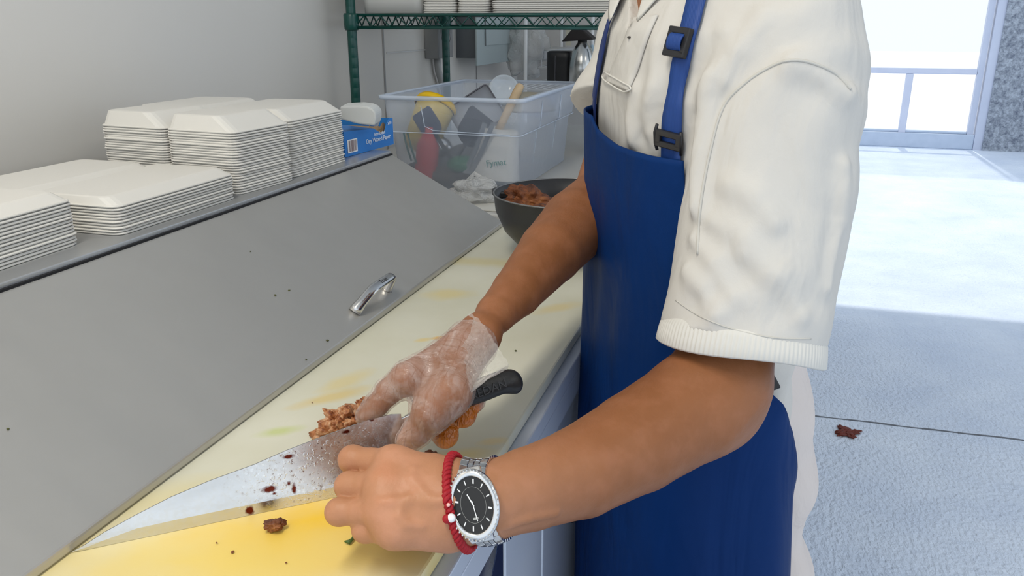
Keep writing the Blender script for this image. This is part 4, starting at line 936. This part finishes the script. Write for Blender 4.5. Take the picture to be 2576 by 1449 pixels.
# ribbed sleeve cuff: ring of knit ribs hanging from the sleeve end
def rib_ring(c, ax, r0, r1, h_, nr, name, tilt=None):
    ax = V(tuple(ax)); u = V(tuple(rt)); u = (u-ax*u.dot(ax)).normalized(); w = ax.cross(u); c = V(tuple(c)); rings = []
    prof = [(-.004,-.0005),(0,.0012),(h_*.15,.0020),(h_*.5,.0022),(h_*.93,.0020),(h_,.0006),(h_*.96,-.0014),(h_*.3,-.0022),(-.004,-.0026)]
    for hh_, o_ in prof:
        rad = r0+(r1-r0)*hh_/h_; rg = []
        for k in range(nr*4):
            a = 2*PI*k/(nr*4); rb = .00055*math.cos(a*nr) if .05*h_ < hh_ < h_*.99 and o_ > 0 else 0
            lo_ = .0018*math.sin(3*a+.5)*max(hh_, 0)/h_
            rg.append(c+ax*(hh_+lo_)+(u*math.cos(a)+w*math.sin(a))*(rad+o_+rb))
        rings.append(rg)
    bm = BM(); loft(bm, rings, True, False); return mk(name, bm, M['cuff'], shirt, True)
rib_ring(SL1-sax*.004, sax, .0690, .0712, .021, 110, 'sleeve_cuff')
# shoulder seam and cuff stitch
def seam(pts, r, m_, name='seam', par=None, off=.0002, k=8, T=None):
    bm = BM(); tube(bm, [hit(x, y, off, T) for x, y in dens(pts, k)], r, 6); return mk(name, bm, m_, par or shirt, True)
M['stitch'] = mat('white_stitching', (.56,.54,.49), .8)
seam([(1755,640),(1762,520),(1785,390),(1820,270),(1880,205),(1945,165),(1990,152),(2040,158),(2100,185),(2140,225)], .0013, M['stitch'])
seam([(1700,755),(1760,795),(1850,830),(1950,850),(2040,852)], .0006, M['stitch'])
# placket strip with stitched end
PL = dens([(1592,48),(1582,80),(1566,120),(1548,160),(1530,205)], 8); PR = dens([(1658,40),(1640,80),(1622,130),(1606,180),(1584,228)], 8)
bm = BM(); loft(bm, [[hit(a[0]+(b[0]-a[0])*f_, a[1]+(b[1]-a[1])*f_, .0016) for f_ in (0,.2,.5,.8,1)] for a, b in zip(PL, PR)], False, False); o = mk('placket', bm, M['shirt'], shirt, True); solid(o, .0016, 0)
for pts in ([(1526,182),(1588,218),(1583,230),(1568,228),(1524,200),(1526,182)], ):
    bm = BM(); tube(bm, [hit(x, y, .0026) for x, y in dens(pts, 5)], .0009, 6); mk('placket_end', bm, M['cuff'], shirt, True)
bm = BM(); bmesh.ops.create_uvsphere(bm, u_segments=16, v_segments=8, radius=.0035); o = mk('button', bm, mat('dark_button', (.05,.045,.04), .3), None, True); o.location = hit(1590, 95, .003); o.scale = (.6,.6,.3); attach(o, shirt)
# collar: stand and folded leaf, open at the throat
cz = 1.322; fr_th = vA[0]
prof = [(.0600,.000),(.0585,.022),(.0600,.038),(.0670,.041),(.0830,.024),(.0985,.004)]
rows = []
NPH = 60
for i in range(NPH+1):
    ph = fr_th+math.radians(14)+(2*PI-math.radians(28))*i/NPH; f_ = min(i, NPH-i)/NPH; pt = max(0, 1-f_*9)
    row = []
    for j, (r_, z_) in enumerate(prof):
        q = j/5.; rr2 = r_+.004*pt*q; zz = z_-(.066*pt*q*q if j > 2 else .012*pt)
        row.append(np.array([nk[0]-.003, nk[1]-.004, cz+zz])+(Ld*math.sin(ph)+nd*math.cos(ph))*rr2)
    rows.append(row)
bm = BM(); loft(bm, rows, False, False); o = mk('collar', bm, M['cuff'], shirt, True); solid(o, .0022, 0); subd(o, 1)

# ---------------- trousers and shoes
def pdisp(P):
    x, y, z = P[..., 0], P[..., 1], P[..., 2]
    return .0028*np.sin(34*z+22*x+3*np.sin(16*y)+2*np.sin(11*z))*np.sin(9*z+25*y)+.0012*np.sin(80*z+60*x+3*np.sin(30*y))
hipL, hipR = np.array([-.040,.845,.80]), np.array([-.105,.955,.80]); kneeL, kneeR = np.array([-.045,.84,.47]), np.array([-.115,.955,.47])
bt = np.array([.000,.940,.80])
pantsP = [fun(lambda P: torso_d(P, -.010, .72, .93), (-.24,.66,.70), (.18,1.09,.94), .04), cap(hipL, kneeL, .082, .072, .03), cap(hipR, kneeR, .080, .072, .03), cap(kneeL, [-.03,.845,.06], .072, .060, .02), cap(kneeR, [-.10,.965,.06], .072, .060, .02), ell(bt, (.085,.10,.12), None, .02),
    cap([.012,.935,.93], [.050,.925,.45], .052, .058, .02), ell([.044,.925,.728], (.052,.06,.055), None, .03), ell([.056,.92,.600], (.052,.06,.050), None, .03)]
pants = part(sdf_mesh('trousers', pantsP, .0045, .03, M['pants'], disp=pdisp)); pants['label'] = 'cream cotton trousers'
for c0 in (np.array([-.03,.845,0]), np.array([-.10,.965,0])):
    o = sdf_mesh('shoe', [cap(c0+[0,0,.045], c0+nd*.15+[0,0,.035], .042, .038), ell(c0+nd*.05+[0,0,.008], (.10,.07,.012))], .005, .02, M['shoe'], cuts=[lambda P: -(P[..., 2]-.001)]); part(o)

# ---------------- apron
edge = [torso_hit(x, y, .010) for x, y in ((1722,402),(1726,470),(1742,560),(1762,660),(1800,800),(1905,955),(1958,1010),(1990,1085),(2003,1250),(2012,1400))]
ez = [e[1] for e in edge][::-1]; et = [e[0] for e in edge][::-1]
btop = [torso_hit(x, y, .010) for x, y in ((1495,290),(1510,325),(1560,365),(1640,390),(1722,403))]
bo = sorted((t, z) for t, z in btop)
zc = bo[-1][1]
def ztop(th): return float(np.interp(th, [b[0] for b in bo], [b[1] for b in bo]))
NU, NV = 90, 150; rows = []
for j in range(NV+1):
    v_ = j/NV; zr = zc+(.34-zc)*v_; thR = float(np.interp(zr, ez, et)); row = []
    thL = math.radians(-62) if zr > .98 else math.radians(-62-30*min(1, (.98-zr)/.1))
    for i in range(NU+1):
        th_ = thL+(thR-thL)*i/NU; z_ = zr+(ztop(th_)-zc)*max(0, 1-v_*2.2)**1.5
        off = .0115+.0030*math.sin(5.5*th_+5*z_)*min(1, v_*4)+.0022*math.sin(17*th_+1.5*math.sin(9*z_))*min(1, v_*3)+.012*max(0, .86-z_)*abs(math.sin(4*th_))*1.3
        off += .0025*math.exp(-((v_-.115)/.006)**2)*0
        row.append(torso_pt(th_, z_, off))
    rows.append(row)
G = np.array(rows)
cx_, cy_ = np.interp(G[..., 2], ZT, TX), np.interp(G[..., 2], ZT, TY); Dr = np.stack([G[..., 0]-cx_, G[..., 1]-cy_, 0*cx_], -1); Dr /= np.linalg.norm(Dr, axis=-1, keepdims=True)
for it in range(6):
    d_ = np.minimum(sdf_at(pantsP, .03, G)+pdisp(G), 9); G = G+Dr*np.maximum(0, .009-d_)[..., None]
    if it in (1, 3):
        for _ in range(8):
            Gs = G.copy(); Gs[1:-1, 1:-1] = (G[:-2, 1:-1]+G[2:, 1:-1]+G[1:-1, :-2]+G[1:-1, 2:])/4; low = np.clip((.95-G[..., 2:3])/.1, 0, 1); G = G*(1-low)+Gs*low
G[..., 0] = np.where(G[..., 2] < .90, np.maximum(G[..., 0], -.187+.004*np.sin(60*G[..., 1])), G[..., 0])
rows = G
bm = BM(); loft(bm, rows, False, False); apron = mk('apron', bm, M['blueapron'], None, True); solid(apron, .0022, 1); part(apron, None, 'blue cotton bib apron')
BA = bvh(apron)
M['thread'] = mat('pale_blue_thread', (.03,.12,.40), .6)
def aseam(pts, r=.0008, nm='stitched_hem'): return seam(pts, r, M['thread'], nm, apron, .0012, 8, BA)
aseam([(1505,345),(1550,395),(1590,425),(1650,447),(1715,462)])
aseam([(1545,1290),(1590,1335),(1650,1375),(1720,1398),(1728,1398)], .0010, 'pocket_edge')
aseam([(1728,1398),(1730,1440)], .0008)
# straps
sl_ = dens([(1740,-40),(1735,0),(1722,60),(1712,110),(1694,180),(1684,250),(1674,320),(1670,405)], 6); sr_ = dens([(1800,-40),(1783,0),(1768,60),(1752,110),(1738,180),(1726,250),(1722,320),(1722,408)], 6)
def ribbon(Lp, Rp, name, m_, off=.0045, th_=.0018):
    bm = BM(); loft(bm, [[hit(a[0]+(b[0]-a[0])*f_, a[1]+(b[1]-a[1])*f_, off) for f_ in (0,.33,.66,1)] for a, b in zip(Lp, Rp)], False, False)
    # on over the shoulder and down the back
    P0 = np.array((hit(*Lp[0], off)+hit(*Rp[0], off))/2); back = []
    for i in range(1, 12):
        q_ = P0-nd*.013*i; h_ = BS.ray_cast(V((q_[0], q_[1], 1.6)), V((0,0,-1)), 1.)
        if h_[0] is None or h_[0].z < 1.22: break
        back.append(np.array(h_[0])+[0,0,off])
    zz_, b0 = 1.26, back[-1] if back else P0
    cb = np.array([np.interp(1.2, ZT, TX), np.interp(1.2, ZT, TY), 0])
    for i in range(1, 16):
        f_ = i/15; z_ = b0[2]*(1-f_)+.92*f_; tgt = cb-nd*.3; org = tgt+Ld*((b0-cb)@Ld)*(1-.85*f_); org[2] = z_
        h_ = BS.ray_cast(V(tuple(org)), V(tuple(nd)), .6)
        if h_[0] is not None: back.append(np.array(h_[0])-nd*off)
    ctr = [P0]+back
    if len(ctr) > 3:
        rws = []
        for i, c_ in enumerate(ctr):
            d_ = ctr[min(i+1, len(ctr)-1)]-ctr[max(i-1, 0)]; d_ = d_/np.linalg.norm(d_); s_ = Ld-d_*(Ld@d_); s_ /= np.linalg.norm(s_)
            rws.append([c_+s_*.0125*g for g in (-1,-.33,.33,1)])
        loft(bm, rws, False, False)
    o = mk(name, bm, m_, apron, True); solid(o, th_, 0); return o
ribbon(sl_, sr_, 'shoulder_strap', M['bluestrap'])
s2l = dens([(1562,-30),(1548,30),(1536,62),(1520,120),(1508,190),(1500,250),(1496,300)], 5); s2r = dens([(1570,-30),(1556,30),(1541,64),(1528,130),(1516,190),(1508,250),(1506,318)], 5)
ribbon(s2l, s2r, 'far_shoulder_strap', M['navystrap'], .004)
# buckles
def bk_frame(cx, cy, w, h_, bar, name, ang=0., thick=.0026, par=None, off=.008):
    c0 = hit(cx, cy, off); ex = hit(cx+12, cy, off)-hit(cx-12, cy, off); ey = hit(cx, cy-12, off)-hit(cx, cy+12, off)
    ex.normalize(); ey = (ey-ex*ey.dot(ex)).normalized(); nn_ = ex.cross(ey)
    ca_, sa_ = math.cos(ang), math.sin(ang); ex, ey = ex*ca_+ey*sa_, ey*ca_-ex*sa_
    def q(u, v_, n_=0): return c0+ex*u+ey*v_+nn_*n_
    bm = BM(); 
    def bar_(a, b, w1, t1):
        a_, b_ = q(*a), q(*b); d = (b_-a_).normalized(); s_ = d.cross(nn_)
        hexa(bm, [a_-s_*w1-nn_*t1, b_-s_*w1-nn_*t1, b_+s_*w1-nn_*t1, a_+s_*w1-nn_*t1, a_-s_*w1+nn_*t1, b_-s_*w1+nn_*t1, b_+s_*w1+nn_*t1, a_+s_*w1+nn_*t1])
    e_ = .0028
    bar_((-w-e_,h_),(w+e_,h_),e_,thick); bar_((-w-e_,-h_),(w+e_,-h_),e_,thick); bar_((-w,-h_),(-w,h_),e_,thick); bar_((w,-h_),(w,h_),e_,thick)
    o = mk(name, bm, M['black'], apron, bevel=.001); return q
px2 = .000375
q = bk_frame(1720, 112, .0094, .0098, 0, 'slide_buckle', math.radians(-6), .0030)
bm = BM(); rings = []
for k in range(9):
    a = PI*k/8-PI/2; rings.append([q(u, .0068*math.sin(a), .0010+.0044*math.cos(a)) for u in (-.0078,-.0065,.0065,.0078)])
loft(bm, rings, False, False); o = mk('strap_loop', bm, M['bluestrap'], apron, True); solid(o, .0014, 0)
q = bk_frame(1692, 346, .0105, .0052, 0, 'lower_buckle', math.radians(-12), .0020, off=.007)
bm = BM(); tube(bm, [q(-.0125,.012), q(-.0145,.004), q(-.0135,-.006), q(-.011,-.012)], .0016, 6); tube(bm, [q(.0120,.010), q(.0135,0), q(.0135,-.011)], .0017, 6); mk('buckle_hook', bm, M['black'], apron, True)
# side clip at the waist
bm = BM(); c0 = hit(1930, 952, .006); hexa(bm, [tuple(c0+V(tuple(rt))*a-V(tuple(up))*b+V(tuple(fw))*c_) for c_ in (.004,-.003) for a, b in ((-.009,-.009),(.001,-.009),(.009,.006),(.001,.009))]); mk('waist_clip', bm, M['black'], apron, bevel=.0015)

# ---------------- glove on the right hand
gm = mat('glove_film', (.80,.66,.58), .10, spec=.9); M['glove'] = gm; n = N(gm); t_ = gm.node_tree
out = [x for x in t_.nodes if x.type == 'OUTPUT_MATERIAL'][0]; tr = n.new('ShaderNodeBsdfTransparent'); tr.inputs[0].default_value = (.97,.95,.94,1); mx = n.new('ShaderNodeMixShader')
lw = n.new('ShaderNodeLayerWeight'); lw.inputs['Blend'].default_value = .35
st_ = n.math('MAXIMUM', n.blob(tuple(map(float, kpt(1128,1098,.0))), (.017,.017,.017), 0, .3, 60, .35), n.blob(tuple(map(float, kpt(1172,1046,.0))), (.017,.017,.017), 0, .3, 60, .35))
st_ = n.math('MAXIMUM', st_, n.math('MULTIPLY', n.blob(tuple(map(float, kpt(1030,1112,.012))), (.016,.016,.016), 0, .4, 60, .5), .35))
f_ = n.math('MINIMUM', n.math('ADD', n.math('ADD', n.math('MULTIPLY', lw.outputs['Facing'], .35), n.gray(n.noise(n.coord(), 30, 4, .6, 1.5), .45, .7, .06, .30)), n.math('MULTIPLY', st_, .75)), 1.)
n.link(f_, mx.inputs[0]); n.link(tr.outputs[0], mx.inputs[1]); n.link(n.b.outputs[0], mx.inputs[2]); n.link(mx.outputs[0], out.inputs[0])
n.col(n.mix(st_, (.80,.68,.62), (.60,.17,.015)))
wv = n.noise(n.coord(scale=(1,5,1), rot=(.4,.3,-.9)), 26, 3, .55, 1.2); n.bump(wv, .55, .010)
wv = n.noise(n.coord(scale=(6,1,1), rot=(.2,.5,-.75)), 22, 2, .5, .8); n.bump(n.math('MINIMUM', n.math('ABSOLUTE', n.math('SUBTRACT', wv, .5)), .04), .7, .02); n.bump(n.noise(n.coord(), 170, 3), .5, .003)
def gdisp(P):
    x, y, z = P[..., 0], P[..., 1], P[..., 2]
    return .0005*np.sin(150*x+120*y-60*z+2.5*np.sin(60*z+40*x))
gl = part(sdf_mesh('glove', rightP+fR, .0016, .018, gm, cuts=[lambda P: (P-np.array(at(1200,858,.735)))@((np.array(armR[1][:3])-np.array(armR[0][:3]))/np.linalg.norm(np.array(armR[1][:3])-np.array(armR[0][:3])))], disp=gdisp, grow=.0020), None, 'clear plastic food glove')
# loose open cuff of the glove
rim = [(1184,790,.735),(1215,815,.712),(1243,858,.702),(1264,892,.692),(1280,922,.690),(1240,938,.705),(1200,900,.735),(1178,850,.765),(1166,812,.768)]
mid_ = [(1112,858,.745),(1150,856,.708),(1186,890,.694),(1206,935,.680),(1214,962,.676),(1180,965,.70),(1140,930,.735),(1112,895,.755),(1100,872,.755)]
inn = [(1040,905,.725),(1072,905,.700),(1110,935,.685),(1140,985,.680),(1150,1022,.684),(1125,1010,.69),(1085,970,.715),(1050,935,.725),(1035,915,.73)]
def ringp(r_): 
    P = [at(*p) for p in r_]; P = P+[P[0]]; n_ = len(P)-1; out = []
    for i in range(n_):
        p0, p1, p2, p3 = P[(i-1) % n_], P[i], P[(i+1) % n_], P[(i+2) % n_]
        for q in range(6):
            t = q/6; out.append(.5*((2*p1)+(-p0+p2)*t+(2*p0-5*p1+4*p2-p3)*t*t+(-p0+3*p1-3*p2+p3)*t**3))
    return out
A_, B__, C__ = ringp(inn), ringp(mid_), ringp(rim); rows = []
for k in range(17):
    s_ = k/16; r_ = []
    for i in range(len(A_)):
        p = A_[i]*(1-s_)*(1-2*s_)+B__[i]*4*s_*(1-s_)+C__[i]*s_*(2*s_-1); r_.append(p+Ku*.0012*math.sin(i*1.9+s_*7))
    rows.append(r_)
bm = BM(); loft(bm, rows, True, False); o = mk('glove_cuff', bm, film('glove_cuff_film', (.84,.80,.74), .10, .10, [(40, .8, .008)], .14), gl, True)

# ---------------- wrist watch and red cord bracelet
wc = np.array(at(1228, 1262, .600)); adir = np.array(armL[2][:3])-np.array(armL[0][:3]); adir /= np.linalg.norm(adir)
vd = -ray(1183, 1268); wn = vd-adir*(vd@adir); wn /= np.linalg.norm(wn); wb = np.cross(wn, adir)
arm0 = adir.copy(); TH = math.radians(42); adir, wn = adir*math.cos(TH)+wn*math.sin(TH), wn*math.cos(TH)-adir*math.sin(TH)
def Wp(a, b, c): return wc+adir*a+wb*b+wn*c
BP = bvh(person)
def wring(phi, off, a=0., c0=None):
    c_ = (wc if c0 is None else c0)+adir*a; d_ = wb*math.sin(phi)+wn*math.cos(phi)
    h_ = BP.ray_cast(V(tuple(c_+d_*.055)), V(tuple(-d_)), .06)
    r_ = .030 if h_[0] is None else float(np.linalg.norm(np.array(h_[0])-c_))
    return c_+d_*(r_+off)
wt = bpy.data.objects.new('wristwatch', None); C.objects.link(wt); wt.location = tuple(wc); attach(wt, person); wt['label'] = 'steel wristwatch with a round black dial'
NL = 30
for k in range(NL):
    ph = 2*PI*(k+.5)/NL
    if abs(math.atan2(math.sin(ph), math.cos(ph))) < .55: continue
    bm = BM()
    for (a0, a1, sh_) in ((-.0085,-.0038,0),(-.0036,-.0004,.5),(-.0002,.0030,.5),(.0033,.0080,0)):
        p0, p1 = ph+(sh_-.46)*2*PI/NL, ph+(sh_+.46)*2*PI/NL
        hexa(bm, [wring(p0,.0002,a0),wring(p0,.0002,a1),wring(p1,.0002,a1),wring(p1,.0002,a0),wring(p0,.0026,a0),wring(p0,.0026,a1),wring(p1,.0026,a1),wring(p1,.0026,a0)])
    mk('band_link', bm, M['silver'], wt, bevel=.0004)
def disc_mtx(c): return Matrix(((wb[0],adir[0],wn[0],c[0]),(wb[1],adir[1],wn[1],c[1]),(wb[2],adir[2],wn[2],c[2]),(0,0,0,1)))
cc = wring(0, .0030); DM = disc_mtx(cc) @ Matrix.Diagonal((1.24,.90,1.0,1))
SX = 1.0
bm = BM(); lathe(bm, [(0,-.002),(.0175,-.002),(.0192,.0015),(.0192,.0045),(.0180,.0062),(.0158,.0070),(.0150,.0060),(.0150,.0050)], n=64); bm.transform(DM); mk('case', bm, M['silver'], wt, True)
for k in range(44):
    a = 2*PI*k/44
    if k == 0: bm = BM()
    c2 = V((.0186*math.cos(a), .0186*math.sin(a), .0058)); 
    bmesh.ops.create_icosphere(bm, subdivisions=1, radius=.0008, matrix=DM @ Matrix.Translation(c2))
mk('bezel_beads', bm, M['silver'], wt)
for sgn in (-1, 1):
    bm = BM(); hexa(bm, [DM @ V(p) for p in ((sgn*.014,-.0105,.0),(sgn*.0200,-.0088,-.0040),(sgn*.0200,.0085,-.0040),(sgn*.014,.0100,.0),(sgn*.014,-.0105,.0040),(sgn*.0200,-.0088,-.0006),(sgn*.0200,.0085,-.0006),(sgn*.014,.0100,.0050))]); mk('lug', bm, M['silver'], wt, bevel=.0008)
bm = BM(); bmesh.ops.create_circle(bm, cap_ends=True, radius=.0151, segments=64, matrix=DM @ Matrix.Translation((0,0,.0050))); mk('dial', bm, M['dial'], wt)
bm = BM(); tube(bm, [DM @ V((.0096*math.cos(a),.0096*math.sin(a),.0052)) for a in [2*PI*k/48 for k in range(48)]], .00014, 5, closed=True); mk('dial_ring', bm, mat('grey_dial_line', (.3,.3,.28), .4), wt)
bm = BM()
def dbar(a, r0, r1, w_, z_=.0053):
    c_, s_ = math.cos(a), math.sin(a)
    hexa(bm, [DM @ V((c_*r-s_*u, s_*r+c_*u, z)) for z in (z_,z_+.0002) for r, u in ((r0,-w_),(r1,-w_),(r1,w_),(r0,w_))])
for k in range(12): dbar(2*PI*k/12+.26, .0112, .0138, .00035 if k % 3 else .0005)
mk('hour_marks', bm, M['white'], wt)
bm = BM(); dbar(math.radians(172), -.002, .0088, .0003, .0058); dbar(math.radians(-28), -.001, .0068, .0004, .0056); mk('hands', bm, M['white'], wt)
bm = BM(); hexa(bm, [DM @ V(p) for p in ((-.0078,-.002,.0052),(-.0066,-.002,.0052),(-.0066,.002,.0052),(-.0078,.002,.0052),(-.0078,-.002,.0054),(-.0066,-.002,.0054),(-.0066,.002,.0054),(-.0078,.002,.0054))]); mk('dial_mark', bm, mat('grey_dial_print', (.4,.4,.38), .4), wt)
bm = BM(); lathe(bm, [(0,0),(.0022,0),(.0022,.003),(0,.003)], n=16); bm.transform(disc_mtx(cc+adir*.0160) @ Matrix.Rotation(PI/2,4,'X')); mk('crown', bm, M['silver'], wt)
# bracelet: two twisted red cords with beads, toward the hand
brc = wc-arm0*.0215
br = bpy.data.objects.new('cord_bracelet', None); C.objects.link(br); br.location = tuple(wc); attach(br, person); br['label'] = 'red knotted cord bracelet with a white bead'
bm = BM()
for s_ in (0, PI):
    pts = []
    for k in range(180):
        ph = 2*PI*k/180; w_ = 26*ph+s_; pts.append(wring(ph, .0018+.0011*math.cos(w_), .0016*math.sin(w_), brc))
    tube(bm, pts, .0018, 7, closed=True)
mk('cord', bm, M['red'], br, True)
for ph, r_, m_ in ((-.32,.0030,M['white']),(-.55,.0028,M['red']),(.10,.0014,M['white'])):
    pass
def bead(px, py, r_, m_):
    # bead on the outer face of the cord
    best = min((np.linalg.norm(pj(wring(p_, .005, 0, brc))-np.array([px,py])), p_) for p_ in np.linspace(-1.6, 1.6, 200))[1]
    bm = BM(); bmesh.ops.create_uvsphere(bm, u_segments=18, v_segments=12, radius=r_); o = mk('bead', bm, m_, None, True); o.location = tuple(wring(best, .0050, .0008, brc)); attach(o, br); return o
bead(1126, 1305, .0030, M['white']); bead(1120, 1306, .0031, M['red']).location += V(tuple(-adir*.003)); bead(1125, 1271, .0013, mat('pink_bead', (.9,.5,.45), .3))

# ================================================================== LIGHT
w = bpy.data.worlds.new('world'); SC.world = w; w.use_nodes = True; bg = w.node_tree.nodes['Background']
bg.inputs[0].default_value = (.82,.905,1.,1); bg.inputs[1].default_value = 1.4
sun = bpy.data.lights.new('sun', 'SUN'); sun.energy = 2.3; sun.angle = math.radians(1.2); sun.color = (1.,.96,.9)
so = bpy.data.objects.new('sun', sun); C.objects.link(so); el = math.radians(60)
so.rotation_euler = V((0, math.cos(el), math.sin(el))).to_track_quat('Z', 'Y').to_euler()
def area(name, loc, tgt, sx, sy, e, col):
    l = bpy.data.lights.new(name, 'AREA'); l.shape = 'RECTANGLE'; l.size = sx; l.size_y = sy; l.energy = e; l.color = col
    o = bpy.data.objects.new(name, l); C.objects.link(o); o.location = loc; o.rotation_euler = (V(tgt)-V(loc)).to_track_quat('-Z', 'Y').to_euler(); return o
# made-up ceiling lights out of view, added to brighten the interior
def fitting(x, y, e):
    t = empty('fill_light', (x,y,2.7), 'added unseen ceiling light above the %s' % ('prep counter' if x < 1. else 'open floor behind the person'), 'ceiling light')
    bm = BM(); box(bm, (x-.15,y-.6,2.64), (x+.15,y+.6,2.70)); mk('housing', bm, M['white'], t, bevel=.01)
    area('fill_lamp', (x,y,2.635), (x,y,0), .26, 1.1, e, (1.,.93,.80))
fitting(-.45,-.2,24); fitting(1.9,.9,10)
SC.view_settings.view_transform = 'Standard'; SC.view_settings.look = 'None'; SC.view_settings.gamma = 1.; SC.view_settings.exposure = -.17
SC.view_settings.use_curve_mapping = False
SC.cycles.use_denoising = True; SC.cycles.use_adaptive_sampling = True; SC.cycles.adaptive_threshold = .02; SC.cycles.max_bounces = 7; SC.cycles.transparent_max_bounces = 16; SC.cycles.sample_clamp_indirect = 6
